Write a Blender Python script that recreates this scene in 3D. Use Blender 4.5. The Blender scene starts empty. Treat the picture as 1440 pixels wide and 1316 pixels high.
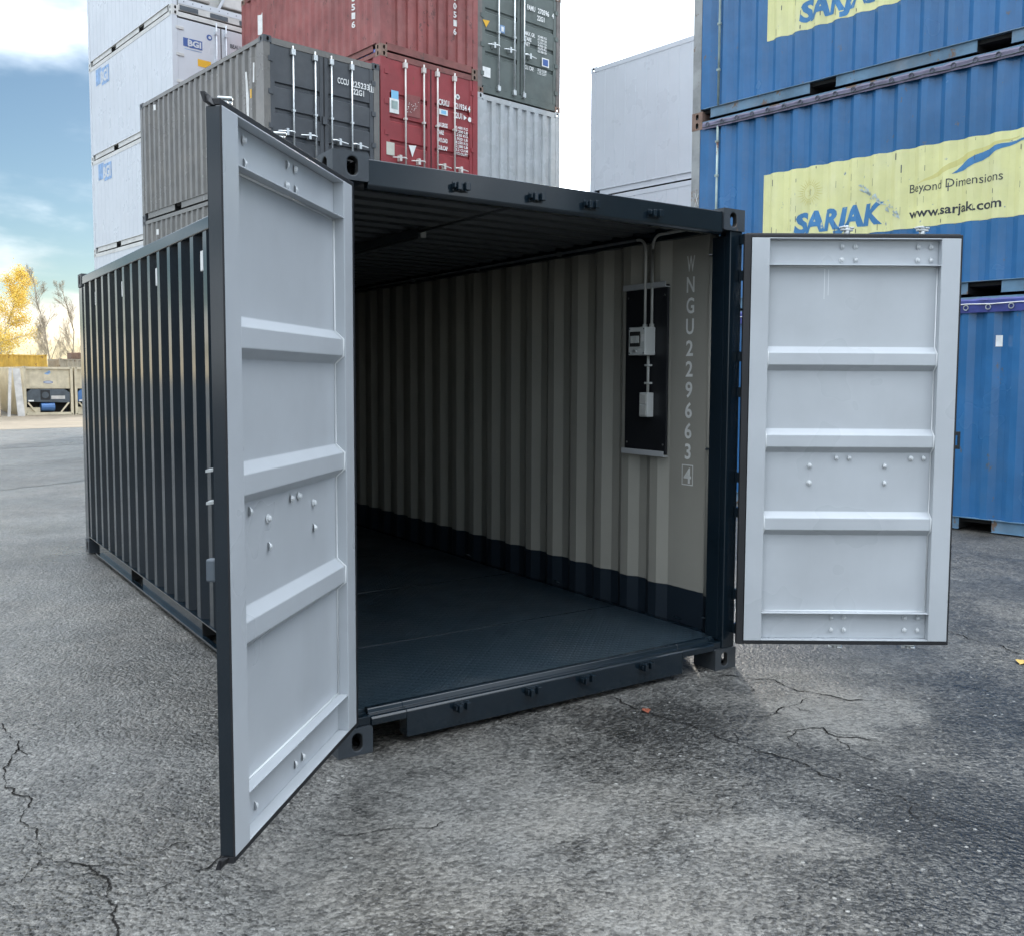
import bpy, bmesh, math, random
from mathutils import Vector, Matrix
random.seed(7)
R = math.radians
scn = bpy.context.scene
COL = scn.collection

# ------------------------------------------------------------------ camera
cam_d = bpy.data.cameras.new('camera')
cam_d.sensor_fit = 'HORIZONTAL'; cam_d.sensor_width = 36.0
cam_d.lens = 1339.98 / 1440 * 36.0
cam_d.shift_x = (720 - 757.98) / 1440; cam_d.shift_y = (634.39 - 658) / 1440
cam_d.clip_start = 0.05; cam_d.clip_end = 3000
cam = bpy.data.objects.new('camera', cam_d); COL.objects.link(cam)
_r = Vector((0.82157345, -0.57007232, 0.00588393)); _u = Vector((0.0376174, 0.06450578, 0.99720807)); _f = Vector((0.56886027, 0.81905833, -0.07444087))
m = Matrix((( _r.x, _u.x, -_f.x, -1.5834), (_r.y, _u.y, -_f.y, -3.7874), (_r.z, _u.z, -_f.z, 1.6432), (0, 0, 0, 1)))
cam.matrix_world = m
scn.camera = cam

# ------------------------------------------------------------------ sky and sun
SUN_AZ = 0.642            # from +Y towards +X
SUN_EL = R(15)
sdir = Vector((math.sin(SUN_AZ) * math.cos(SUN_EL), math.cos(SUN_AZ) * math.cos(SUN_EL), math.sin(SUN_EL)))
world = bpy.data.worlds.new('World'); scn.world = world; world.use_nodes = True
wt = world.node_tree; wt.nodes.clear()
def WN(t, **k):
    n = wt.nodes.new(t)
    for a, b in k.items(): setattr(n, a, b)
    return n
wl = wt.links.new
def wmath(op, a, b=None, c=None, clamp=False):
    n = WN('ShaderNodeMath', operation=op, use_clamp=clamp)
    for i, v in enumerate((a, b, c)):
        if v is None: continue
        if isinstance(v, (int, float)): n.inputs[i].default_value = v
        else: wl(v, n.inputs[i])
    return n.outputs[0]
wout = WN('ShaderNodeOutputWorld'); wbg = WN('ShaderNodeBackground'); wbg.inputs['Strength'].default_value = 0.1
sky = WN('ShaderNodeTexSky', sky_type='NISHITA'); sky.sun_disc = False
sky.sun_elevation = SUN_EL; sky.sun_rotation = SUN_AZ; sky.altitude = 50; sky.air_density = 1.0; sky.dust_density = 0.2; sky.ozone_density = 1.8
tc = WN('ShaderNodeTexCoord')
sep = WN('ShaderNodeSeparateXYZ'); wl(tc.outputs['Generated'], sep.inputs[0])
zc = wmath('MAXIMUM', sep.outputs[2], 0.0)
den = wmath('ADD', zc, 0.22)
px = wmath('DIVIDE', sep.outputs[0], den); py = wmath('DIVIDE', sep.outputs[1], den)
cmb = WN('ShaderNodeCombineXYZ'); wl(px, cmb.inputs[0]); wl(py, cmb.inputs[1])
nz = WN('ShaderNodeTexNoise'); nz.inputs['Scale'].default_value = 1.7; nz.inputs['Detail'].default_value = 6; nz.inputs['Roughness'].default_value = 0.50; nz.inputs['Distortion'].default_value = 0.1
mp = WN('ShaderNodeMapping'); mp.inputs['Location'].default_value = (0.04, 8.68, 4.87)
wl(cmb.outputs[0], mp.inputs[0]); wl(mp.outputs[0], nz.inputs['Vector'])
# angle to the sun
dot = WN('ShaderNodeVectorMath', operation='DOT_PRODUCT'); wl(tc.outputs['Generated'], dot.inputs[0]); dot.inputs[1].default_value = sdir
sd = wmath('MAXIMUM', dot.outputs['Value'], 0.0)
glow = wmath('POWER', sd, 22.0); core = wmath('POWER', sd, 160.0)
low = wmath('POWER', wmath('SUBTRACT', 1.0, zc), 13.0)
# cover: more cloud near the horizon and around the sun
cov = wmath('ADD', wmath('MULTIPLY_ADD', wmath('MULTIPLY', zc, zc), 0.16, wmath('MULTIPLY', low, 0.20)), wmath('MULTIPLY', glow, 0.04))
cl = wmath('ADD', nz.outputs['Fac'], cov)
mr = WN('ShaderNodeMapRange', interpolation_type='SMOOTHSTEP'); wl(cl, mr.inputs[0]); mr.inputs[1].default_value = 0.44; mr.inputs[2].default_value = 0.70
cmask = wmath('MAXIMUM', mr.outputs[0], wmath('MULTIPLY', core, 0.95), clamp=True)
# cloud brightness
nz2 = WN('ShaderNodeTexNoise'); nz2.inputs['Scale'].default_value = 3.0; nz2.inputs['Detail'].default_value = 3
wl(mp.outputs[0], nz2.inputs['Vector'])
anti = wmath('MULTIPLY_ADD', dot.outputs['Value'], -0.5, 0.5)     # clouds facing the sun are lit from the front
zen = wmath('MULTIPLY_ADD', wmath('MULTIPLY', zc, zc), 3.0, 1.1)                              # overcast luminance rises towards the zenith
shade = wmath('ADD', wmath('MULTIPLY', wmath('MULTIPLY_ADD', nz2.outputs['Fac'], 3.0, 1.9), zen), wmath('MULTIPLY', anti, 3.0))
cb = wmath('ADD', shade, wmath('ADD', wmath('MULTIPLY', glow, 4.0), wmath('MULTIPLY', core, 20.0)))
ccol = WN('ShaderNodeMix', data_type='RGBA'); ccol.inputs[6].default_value = (0.90, 0.98, 1.07, 1); ccol.inputs[7].default_value = (0.80, 0.68, 0.46, 1)
wl(wmath('MULTIPLY', low, wmath('MULTIPLY_ADD', wmath('POWER', sd, 1.2), 1.5, 0.2), clamp=True), ccol.inputs[0])
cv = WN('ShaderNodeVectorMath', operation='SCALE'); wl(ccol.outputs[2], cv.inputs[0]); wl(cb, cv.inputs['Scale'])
skt = WN('ShaderNodeVectorMath', operation='MULTIPLY'); wl(sky.outputs[0], skt.inputs[0]); skt.inputs[1].default_value = (0.90, 1.0, 1.06)
skys = WN('ShaderNodeVectorMath', operation='SCALE'); wl(skt.outputs[0], skys.inputs[0]); skys.inputs['Scale'].default_value = 0.23
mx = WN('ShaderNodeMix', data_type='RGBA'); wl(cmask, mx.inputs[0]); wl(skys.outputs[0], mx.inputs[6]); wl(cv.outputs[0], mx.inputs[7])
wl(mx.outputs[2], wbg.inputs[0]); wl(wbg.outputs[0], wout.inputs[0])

sun_d = bpy.data.lights.new('sun', 'SUN'); sun_d.energy = 1.2; sun_d.angle = R(12); sun_d.color = (1, 0.93, 0.82)
sun = bpy.data.objects.new('sun', sun_d); COL.objects.link(sun)
sun.rotation_euler = (-sdir).to_track_quat('-Z', 'Y').to_euler(); sun.location = (20, 25, 20)
vs = scn.view_settings; vs.view_transform = 'Standard'; vs.look = 'None'; vs.gamma = 1; vs.exposure = 2.08; vs.use_curve_mapping = False
scn.render.engine = 'CYCLES'
scn.cycles.max_bounces = 6; scn.cycles.diffuse_bounces = 3; scn.cycles.glossy_bounces = 3; scn.cycles.use_adaptive_sampling = True; scn.cycles.adaptive_threshold = 0.02; scn.cycles.use_denoising = True
scn.cycles.caustics_reflective = False; scn.cycles.caustics_refractive = False

# ------------------------------------------------------------------ materials
def mat(name, col, rough=0.5, metal=0.0, spec=0.5, var=0.0, var_scale=3.0, streak=0.0, rust=0.0, rust_col=(0.16, 0.07, 0.035), rust_scale=4.0,
        bump=0.0, bump_scale=60.0, dirt=0.0, dirt_col=(0.12, 0.11, 0.10), coat=0.0, rough_var=0.05):
    M = bpy.data.materials.new(name); M.use_nodes = True
    nt = M.node_tree; b = nt.nodes['Principled BSDF']; L = nt.links.new
    b.inputs['Roughness'].default_value = rough; b.inputs['Metallic'].default_value = metal
    b.inputs['Specular IOR Level'].default_value = spec
    if coat: b.inputs['Coat Weight'].default_value = coat; b.inputs['Coat Roughness'].default_value = 0.15
    t = nt.nodes.new('ShaderNodeTexCoord')
    oi = nt.nodes.new('ShaderNodeObjectInfo')
    off = nt.nodes.new('ShaderNodeVectorMath'); off.operation = 'SCALE'
    L(oi.outputs['Location'], off.inputs[0]); off.inputs['Scale'].default_value = 1.37
    ad = nt.nodes.new('ShaderNodeVectorMath'); ad.operation = 'ADD'; L(t.outputs['Object'], ad.inputs[0]); L(off.outputs[0], ad.inputs[1])
    P = ad.outputs[0]
    def noise(scale, detail=5, mapping=None, rough_=0.6):
        n = nt.nodes.new('ShaderNodeTexNoise'); n.inputs['Scale'].default_value = scale; n.inputs['Detail'].default_value = detail; n.inputs['Roughness'].default_value = rough_
        if mapping:
            mp = nt.nodes.new('ShaderNodeMapping'); mp.inputs['Scale'].default_value = mapping; L(P, mp.inputs[0]); L(mp.outputs[0], n.inputs['Vector'])
        else: L(P, n.inputs['Vector'])
        return n.outputs['Fac']
    def ramp(fac, lo, hi):
        r = nt.nodes.new('ShaderNodeMapRange'); r.interpolation_type = 'SMOOTHSTEP'; L(fac, r.inputs[0]); r.inputs[1].default_value = lo; r.inputs[2].default_value = hi; return r.outputs[0]
    def mix(fac, a, c, scale=1.0):
        x = nt.nodes.new('ShaderNodeMix'); x.data_type = 'RGBA'
        if scale != 1.0:
            q = nt.nodes.new('ShaderNodeMath'); q.operation = 'MULTIPLY'; L(fac, q.inputs[0]); q.inputs[1].default_value = scale; fac = q.outputs[0]
        L(fac, x.inputs[0])
        if isinstance(a, tuple): x.inputs[6].default_value = a
        else: L(a, x.inputs[6])
        if isinstance(c, tuple): x.inputs[7].default_value = c
        else: L(c, x.inputs[7])
        return x.outputs[2]
    c4 = (*col, 1)
    cur = None
    if var:
        dk = tuple(max(0, v * (1 - var)) for v in col) + (1,); lt = tuple(min(1, v * (1 + var)) for v in col) + (1,)
        cur = mix(ramp(noise(var_scale), 0.3, 0.7), dk, lt)
    if streak:
        dk = tuple(v * 0.6 + 0.02 for v in col) + (1,)
        cur = mix(ramp(noise(5, 6, (1, 1, 0.12), 0.7), 0.48, 0.8), cur or c4, dk, streak)
    if dirt: cur = mix(ramp(noise(1.7, 5), 0.45, 0.75), cur or c4, (*dirt_col, 1), dirt)
    if rust: 
        rf = ramp(noise(rust_scale, 6, (1, 1, 0.6), 0.7), 0.66 - 0.12 * rust, 0.72 - 0.12 * rust)
        cur = mix(rf, cur or c4, (*rust_col, 1))
    if cur is None: b.inputs['Base Color'].default_value = c4
    else: L(cur, b.inputs['Base Color'])
    if rough_var:
        rr = nt.nodes.new('ShaderNodeMapRange'); L(noise(1.4, 3), rr.inputs[0]); rr.inputs[1].default_value = 0.3; rr.inputs[2].default_value = 0.7
        rr.inputs[3].default_value = max(0.02, rough - rough_var); rr.inputs[4].default_value = min(1, rough + rough_var); L(rr.outputs[0], b.inputs['Roughness'])
    if bump:
        bn = nt.nodes.new('ShaderNodeBump'); bn.inputs['Strength'].default_value = bump; bn.inputs['Distance'].default_value = 0.004
        L(noise(bump_scale, 3), bn.inputs['Height']); L(bn.outputs[0], b.inputs['Normal'])
    return M

NAVY = mat('navy paint', (0.006, 0.012, 0.018), 0.14, spec=0.55, var=0.1, bump=0.02, bump_scale=8, rough_var=0.04)
NAVY_W = mat('navy paint worn', (0.035, 0.043, 0.052), 0.5, var=0.25, rust=0.35, rust_col=(0.12, 0.08, 0.055), rust_scale=9, bump=0.25, bump_scale=50, dirt=0.3, dirt_col=(0.12, 0.11, 0.09))
DGREY = mat('door grey paint', (0.45, 0.475, 0.50), 0.30, spec=0.45, var=0.05, var_scale=1.5, dirt=0.20, dirt_col=(0.33, 0.34, 0.35), streak=0.10)
GALV = mat('galvanised steel', (0.62, 0.64, 0.64), 0.38, metal=0.85, var=0.15, var_scale=20)
RUBBER = mat('black rubber', (0.010, 0.010, 0.012), 0.55, var=0.2)
BLACK = mat('black board', (0.012, 0.013, 0.016), 0.45, var=0.1)
DARK = mat('dark void', (0.012, 0.012, 0.012), 0.9)
ALU = mat('aluminium profile', (0.52, 0.53, 0.54), 0.4, metal=0.2)
PLASTIC = mat('light grey plastic', (0.56, 0.57, 0.55), 0.45, var=0.03)
PVC = mat('grey conduit', (0.48, 0.48, 0.45), 0.45)
SMOKED = mat('smoked window', (0.03, 0.03, 0.03), 0.1)
WHITEP = mat('white lettering', (0.78, 0.78, 0.76), 0.6, var=0.1, var_scale=9, dirt=0.2, dirt_col=(0.4, 0.38, 0.36), rough_var=0)
GREYL = mat('pale grey lettering', (0.78, 0.78, 0.75), 0.6, var=0.1, var_scale=9, rough_var=0)
BLUE = mat('blue container paint', (0.033, 0.138, 0.315), 0.24, var=0.14, var_scale=1.2, streak=0.22, dirt=0.2, dirt_col=(0.10, 0.16, 0.24), rust=0.22, rust_scale=6, rust_col=(0.10, 0.12, 0.15), bump=0.3, bump_scale=5)
BLUE_R = mat('weathered blue rail', (0.10, 0.19, 0.28), 0.55, var=0.25, dirt=0.6, dirt_col=(0.20, 0.19, 0.18), rust=0.75, rust_scale=5, rust_col=(0.15, 0.10, 0.07), bump=0.3)
GREY_P = mat('weathered grey post', (0.26, 0.27, 0.27), 0.6, var=0.25, dirt=0.6, dirt_col=(0.30, 0.28, 0.25), rust=0.75, rust_col=(0.18, 0.13, 0.10), bump=0.3)
RUSTC = mat('rusty casting', (0.20, 0.13, 0.10), 0.75, var=0.35, rust=0.6, bump=0.5, bump_scale=40)
TARPP = mat('purple grey tarpaulin', (0.13, 0.12, 0.18), 0.6, var=0.3, var_scale=5, bump=0.5, bump_scale=9)
TARPB = mat('blue tarpaulin', (0.045, 0.06, 0.24), 0.45, var=0.25, var_scale=5, bump=0.8, bump_scale=7)
YELLOW = mat('pale yellow print', (0.70, 0.69, 0.34), 0.5, var=0.08, var_scale=2, dirt=0.25, dirt_col=(0.70, 0.70, 0.52), rust=0.12, rust_scale=14, rust_col=(0.20, 0.26, 0.33), bump=0.2, bump_scale=8)
PRBLUE = mat('blue print', (0.05, 0.20, 0.42), 0.5, var=0.15, rust=0.25, rust_scale=14, rust_col=(0.60, 0.62, 0.42))
PRDARK = mat('dark print', (0.025, 0.03, 0.04), 0.5, rust=0.15, rust_scale=20, rust_col=(0.55, 0.56, 0.38))
OCHRE = mat('ochre print', (0.62, 0.58, 0.22), 0.5)
OLDRED = mat('faded oxide red paint', (0.26, 0.075, 0.07), 0.55, var=0.22, var_scale=2, streak=0.45, dirt=0.45, dirt_col=(0.34, 0.15, 0.135), rust=0.55, rust_col=(0.13, 0.05, 0.045), rust_scale=5, bump=0.35, bump_scale=6)
RED = mat('red container paint', (0.27, 0.035, 0.04), 0.45, var=0.12, streak=0.25, dirt=0.2, dirt_col=(0.30, 0.10, 0.10), rust=0.2, rust_scale=7, bump=0.15, bump_scale=8)
REDFR = mat('brown red frame paint', (0.20, 0.07, 0.06), 0.6, var=0.2, rust=0.5, rust_col=(0.11, 0.06, 0.05), bump=0.3)
DKG = mat('dark grey container paint', (0.060, 0.066, 0.074), 0.42, var=0.12, streak=0.3, dirt=0.2, dirt_col=(0.13, 0.13, 0.13), bump=0.1, bump_scale=12)
MIDG = mat('mid grey container paint', (0.145, 0.138, 0.128), 0.25, var=0.12, streak=0.4, dirt=0.25, dirt_col=(0.28, 0.25, 0.21), bump=0.1, bump_scale=10)
GREEN = mat('grey green container paint', (0.105, 0.125, 0.115), 0.42, var=0.15, streak=0.3, dirt=0.25, dirt_col=(0.17, 0.17, 0.15), bump=0.1, bump_scale=12)
SILVER = mat('silver grey container paint', (0.42, 0.44, 0.45), 0.28, var=0.08, streak=0.3, dirt=0.2, dirt_col=(0.45, 0.40, 0.33))
REEF = mat('white reefer skin', (0.57, 0.60, 0.64), 0.3, var=0.03, var_scale=1.2, dirt=0.06, dirt_col=(0.6, 0.58, 0.53))
REEFR = mat('reefer rail', (0.58, 0.58, 0.56), 0.45, var=0.1, dirt=0.3, dirt_col=(0.40, 0.37, 0.33))
LOGOB = mat('logo blue', (0.05, 0.11, 0.32), 0.5)
LOGOF = mat('faded logo blue', (0.22, 0.36, 0.58), 0.5, var=0.25, var_scale=6)
LBLUE = mat('label light blue', (0.22, 0.50, 0.72), 0.5)
LYEL = mat('label amber', (0.75, 0.42, 0.03), 0.5)
CREAM = mat('cream reefer front', (0.58, 0.51, 0.37), 0.5, var=0.12, dirt=0.35, dirt_col=(0.40, 0.33, 0.24))
UNITB = mat('machine blue', (0.06, 0.15, 0.34), 0.5, var=0.15)
UNITD = mat('machine dark grey', (0.07, 0.085, 0.10), 0.5, var=0.2)
PANELW = mat('dirty white panel', (0.55, 0.53, 0.50), 0.55, var=0.12, streak=0.4, dirt=0.3)
YELC = mat('yellow container paint', (0.55, 0.33, 0.05), 0.5, var=0.15, streak=0.4, rust=0.3)
TANC = mat('tan container paint', (0.36, 0.31, 0.23), 0.55, var=0.15, streak=0.4, rust=0.4)
BROWN = mat('brown timber', (0.16, 0.10, 0.07), 0.7, var=0.3)
WEATH = mat('weathered timber', (0.22, 0.21, 0.20), 0.7, var=0.3)
BARK = mat('pale bark', (0.38, 0.35, 0.30), 0.8, var=0.4, var_scale=8)
TWIG = mat('bare twig', (0.36, 0.30, 0.22), 0.8, var=0.3)
PIPE = mat('weathered green pipe', (0.30, 0.38, 0.36), 0.6, var=0.3, rust=0.4)
CRACK = mat('open crack', (0.020, 0.019, 0.018), 0.95, spec=0.0, rough_var=0)
LEAFR = mat('red brown leaf', (0.22, 0.06, 0.03), 0.7); LEAFY = mat('ochre leaf', (0.55, 0.36, 0.10), 0.7)

def leaf_mat(name, c1, c2):
    M = bpy.data.materials.new(name); M.use_nodes = True; nt = M.node_tree; b = nt.nodes['Principled BSDF']
    g = nt.nodes.new('ShaderNodeNewGeometry'); x = nt.nodes.new('ShaderNodeMix'); x.data_type = 'RGBA'
    nt.links.new(g.outputs['Random Per Island'], x.inputs[0]); x.inputs[6].default_value = (*c1, 1); x.inputs[7].default_value = (*c2, 1)
    nt.links.new(x.outputs[2], b.inputs['Base Color']); b.inputs['Roughness'].default_value = 0.6
    tr = nt.nodes.new('ShaderNodeBsdfTranslucent'); nt.links.new(x.outputs[2], tr.inputs[0])
    ms = nt.nodes.new('ShaderNodeMixShader'); ms.inputs[0].default_value = 0.5
    out = nt.nodes['Material Output']; nt.links.new(b.outputs[0], ms.inputs[1]); nt.links.new(tr.outputs[0], ms.inputs[2]); nt.links.new(ms.outputs[0], out.inputs[0])
    return M
LEAVES = leaf_mat('yellow birch leaves', (0.72, 0.50, 0.05), (0.88, 0.70, 0.22))

def wall_inner_mat():
    M = bpy.data.materials.new('inner wall paint'); M.use_nodes = True; nt = M.node_tree; b = nt.nodes['Principled BSDF']; L = nt.links.new
    t = nt.nodes.new('ShaderNodeTexCoord'); s = nt.nodes.new('ShaderNodeSeparateXYZ'); L(t.outputs['Object'], s.inputs[0])
    n = nt.nodes.new('ShaderNodeTexNoise'); n.inputs['Scale'].default_value = 14; L(t.outputs['Object'], n.inputs['Vector'])
    a = nt.nodes.new('ShaderNodeMath'); a.operation = 'MULTIPLY_ADD'; L(n.outputs['Fac'], a.inputs[0]); a.inputs[1].default_value = 0.006; L(s.outputs[2], a.inputs[2])
    c = nt.nodes.new('ShaderNodeMath'); c.operation = 'GREATER_THAN'; L(a.outputs[0], c.inputs[0]); c.inputs[1].default_value = 0.385
    n2 = nt.nodes.new('ShaderNodeTexNoise'); n2.inputs['Scale'].default_value = 2.2; n2.inputs['Detail'].default_value = 7; L(t.outputs['Object'], n2.inputs['Vector'])
    g = nt.nodes.new('ShaderNodeMix'); g.data_type = 'RGBA'; L(n2.outputs['Fac'], g.inputs[0]); g.inputs[6].default_value = (0.30, 0.288, 0.25, 1); g.inputs[7].default_value = (0.37, 0.355, 0.31, 1)
    x = nt.nodes.new('ShaderNodeMix'); x.data_type = 'RGBA'; L(c.outputs[0], x.inputs[0]); x.inputs[6].default_value = (0.011, 0.018, 0.027, 1); L(g.outputs[2], x.inputs[7])
    L(x.outputs[2], b.inputs['Base Color']); b.inputs['Roughness'].default_value = 0.42
    return M
INWALL = wall_inner_mat()
CEIL = mat('ceiling paint', (0.075, 0.082, 0.088), 0.45, var=0.1)

def plate_mat():
    M = bpy.data.materials.new('tread plate paint'); M.use_nodes = True; nt = M.node_tree; b = nt.nodes['Principled BSDF']; L = nt.links.new
    t = nt.nodes.new('ShaderNodeTexCoord')
    b.inputs['Base Color'].default_value = (0.014, 0.027, 0.040, 1); b.inputs['Roughness'].default_value = 0.36
    def wave(rot):
        mp = nt.nodes.new('ShaderNodeMapping'); mp.inputs['Rotation'].default_value = (0, 0, rot); L(t.outputs['Object'], mp.inputs[0])
        br = nt.nodes.new('ShaderNodeTexVoronoi'); br.inputs['Scale'].default_value = 1.0; br.inputs['Randomness'].default_value = 0.0
        mp2 = nt.nodes.new('ShaderNodeMapping'); mp2.inputs['Scale'].default_value = (22, 48, 0.0); L(mp.outputs[0], mp2.inputs[0]); L(mp2.outputs[0], br.inputs['Vector'])
        r = nt.nodes.new('ShaderNodeMapRange'); r.interpolation_type = 'SMOOTHSTEP'; L(br.outputs['Distance'], r.inputs[0]); r.inputs[1].default_value = 0.45; r.inputs[2].default_value = 0.2; return r.outputs[0]
    a = nt.nodes.new('ShaderNodeMath'); a.operation = 'MAXIMUM'; L(wave(R(45)), a.inputs[0]); L(wave(R(-45)), a.inputs[1])
    bn = nt.nodes.new('ShaderNodeBump'); bn.inputs['Strength'].default_value = 0.55; bn.inputs['Distance'].default_value = 0.003; L(a.outputs[0], bn.inputs['Height']); L(bn.outputs[0], b.inputs['Normal'])
    n = nt.nodes.new('ShaderNodeTexNoise'); n.inputs['Scale'].default_value = 3; n.inputs['Detail'].default_value = 8; L(t.outputs['Object'], n.inputs['Vector'])
    r = nt.nodes.new('ShaderNodeMapRange'); L(n.outputs['Fac'], r.inputs[0]); r.inputs[1].default_value = 0.3; r.inputs[2].default_value = 0.7; r.inputs[3].default_value = 0.3; r.inputs[4].default_value = 0.55; L(r.outputs[0], b.inputs['Roughness'])
    n3 = nt.nodes.new('ShaderNodeTexNoise'); n3.inputs['Scale'].default_value = 2.2; n3.inputs['Detail'].default_value = 9; n3.inputs['Roughness'].default_value = 0.75; L(t.outputs['Object'], n3.inputs['Vector'])
    r3 = nt.nodes.new('ShaderNodeMapRange'); L(n3.outputs['Fac'], r3.inputs[0]); r3.inputs[1].default_value = 0.5; r3.inputs[2].default_value = 0.75
    cx = nt.nodes.new('ShaderNodeMix'); cx.data_type = 'RGBA'; L(r3.outputs[0], cx.inputs[0]); cx.inputs[6].default_value = (0.016, 0.029, 0.040, 1); cx.inputs[7].default_value = (0.040, 0.052, 0.061, 1); L(cx.outputs[2], b.inputs['Base Color'])
    return M
PLATE = plate_mat()

def asphalt_mat(name, base, blobs, wet=1.0, coarse=1.0):
    M = bpy.data.materials.new(name); M.use_nodes = True; nt = M.node_tree; b = nt.nodes['Principled BSDF']; L = nt.links.new
    t = nt.nodes.new('ShaderNodeTexCoord'); P = t.outputs['Object']
    def N(tp, **k):
        n = nt.nodes.new(tp)
        for a_, v_ in k.items(): setattr(n, a_, v_)
        return n
    def noise(sc, det=5, rough_=0.6, vec=None):
        n = N('ShaderNodeTexNoise'); n.inputs['Scale'].default_value = sc; n.inputs['Detail'].default_value = det; n.inputs['Roughness'].default_value = rough_; L(vec or P, n.inputs['Vector']); return n
    def mth(op, a, c=None, d=None, clamp=False):
        n = N('ShaderNodeMath', operation=op, use_clamp=clamp)
        for i, v in enumerate((a, c, d)):
            if v is None: continue
            if isinstance(v, (int, float)): n.inputs[i].default_value = v
            else: L(v, n.inputs[i])
        return n.outputs[0]
    def rng(f, a, c, o0=0.0, o1=1.0, smooth=True):
        n = N('ShaderNodeMapRange'); n.interpolation_type = 'SMOOTHSTEP' if smooth else 'LINEAR'; L(f, n.inputs[0])
        for i, v in enumerate((a, c, o0, o1)): n.inputs[i + 1].default_value = v
        return n.outputs[0]
    # warped position for the stains
    w1 = noise(2.3, 6, 0.65); sub = N('ShaderNodeVectorMath', operation='SUBTRACT'); L(w1.outputs['Color'], sub.inputs[0]); sub.inputs[1].default_value = (0.5, 0.5, 0.5)
    sc = N('ShaderNodeVectorMath', operation='SCALE'); L(sub.outputs[0], sc.inputs[0]); sc.inputs['Scale'].default_value = 0.7
    wp = N('ShaderNodeVectorMath', operation='ADD'); L(P, wp.inputs[0]); L(sc.outputs[0], wp.inputs[1])
    tone = rng(noise(0.55, 7, 0.6).outputs['Fac'], 0.3, 0.7, -0.15, 0.15)
    mid = rng(noise(2.6, 7, 0.72).outputs['Fac'], 0.3, 0.7, -0.14, 0.14)
    tone = mth('ADD', tone, mid)
    for (cx, cy, rx, ry, ang, amt) in blobs:
        mp = N('ShaderNodeMapping', vector_type='TEXTURE'); mp.inputs['Location'].default_value = (cx, cy, 0); mp.inputs['Rotation'].default_value = (0, 0, ang); mp.inputs['Scale'].default_value = (rx, ry, 1e6)
        L(wp.outputs[0], mp.inputs[0]); ln = N('ShaderNodeVectorMath', operation='LENGTH'); L(mp.outputs[0], ln.inputs[0])
        tone = mth('ADD', tone, rng(ln.outputs['Value'], 1.15, 0.55, 0.0, amt))
    # aggregate
    v1 = N('ShaderNodeTexVoronoi'); v1.inputs['Scale'].default_value = 84 / coarse; L(P, v1.inputs['Vector'])
    v2 = N('ShaderNodeTexVoronoi'); v2.inputs['Scale'].default_value = 40 / coarse; L(P, v2.inputs['Vector'])
    s1 = N('ShaderNodeSeparateColor'); L(v1.outputs['Color'], s1.inputs[0]); s2 = N('ShaderNodeSeparateColor'); L(v2.outputs['Color'], s2.inputs[0])
    gr = mth('ADD', rng(s1.outputs[0], 0, 1, -0.5, 0.5, False), rng(s2.outputs[1], 0, 1, -0.28, 0.28, False))
    v3 = N('ShaderNodeTexVoronoi'); v3.inputs['Scale'].default_value = 24 / coarse; L(P, v3.inputs['Vector']); s3 = N('ShaderNodeSeparateColor'); L(v3.outputs['Color'], s3.inputs[0])
    gr = mth('ADD', gr, mth('MULTIPLY', rng(v3.outputs['Distance'], 0.45, 0.2, 0, 1), rng(s3.outputs[0], 0.72, 1.0, 0.0, 0.55)))
    pit = mth('MULTIPLY', rng(noise(52, 2).outputs['Fac'], 0.63, 0.70), rng(noise(1.3, 4).outputs['Fac'], 0.45, 0.6))
    gr = mth('SUBTRACT', gr, mth('MULTIPLY', pit, 0.9))
    fac = mth('ADD', mth('ADD', tone, 0.42), mth('MULTIPLY', gr, 0.62), clamp=True)
    cr = N('ShaderNodeValToRGB'); L(fac, cr.inputs[0]); e = cr.color_ramp.elements
    e[0].position = 0.0; e[0].color = (*[v * 0.16 for v in base], 1); e[1].position = 1.0; e[1].color = (*[min(1, v * 2.3) for v in base], 1)
    k = e.new(0.45); k.color = (*base, 1)
    # sparse pale stones
    white = mth('MULTIPLY', mth('GREATER_THAN', s2.outputs[2], 0.991), mth('LESS_THAN', v2.outputs['Distance'], 0.30))
    mx_ = N('ShaderNodeMix', data_type='RGBA'); L(white, mx_.inputs[0]); L(cr.outputs[0], mx_.inputs[6]); mx_.inputs[7].default_value = (0.27, 0.265, 0.25, 1)
    warm = N('ShaderNodeMix', data_type='RGBA', blend_type='MULTIPLY'); warm.inputs[0].default_value = 1.0; L(mx_.outputs[2], warm.inputs[6])
    wc = N('ShaderNodeMix', data_type='RGBA'); L(rng(noise(0.9, 4).outputs['Fac'], 0.35, 0.65), wc.inputs[0]); wc.inputs[6].default_value = (1.02, 1.0, 0.96, 1); wc.inputs[7].default_value = (0.98, 1.0, 1.01, 1); L(wc.outputs[2], warm.inputs[7])
    L(warm.outputs[2], b.inputs['Base Color'])
    ro = mth('ADD', rng(noise(0.7, 6, 0.6).outputs['Fac'], 0.3, 0.7, 0.30, 0.52), mth('MULTIPLY', tone, 0.35), clamp=True)
    L(ro, b.inputs['Roughness']); b.inputs['Specular IOR Level'].default_value = 0.65 * wet
    h = mth('ADD', mth('MULTIPLY', rng(v1.outputs['Distance'], 0.0, 0.7, 1, 0), 0.55), mth('MULTIPLY', rng(v2.outputs['Distance'], 0.0, 0.7, 1, 0), 1.0))
    h = mth('ADD', h, mth('MULTIPLY', noise(170, 3).outputs['Fac'], 0.5))
    bn = N('ShaderNodeBump'); bn.inputs['Strength'].default_value = 0.9; bn.inputs['Distance'].default_value = 0.006; L(h, bn.inputs['Height']); L(bn.outputs[0], b.inputs['Normal'])
    return M
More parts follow.
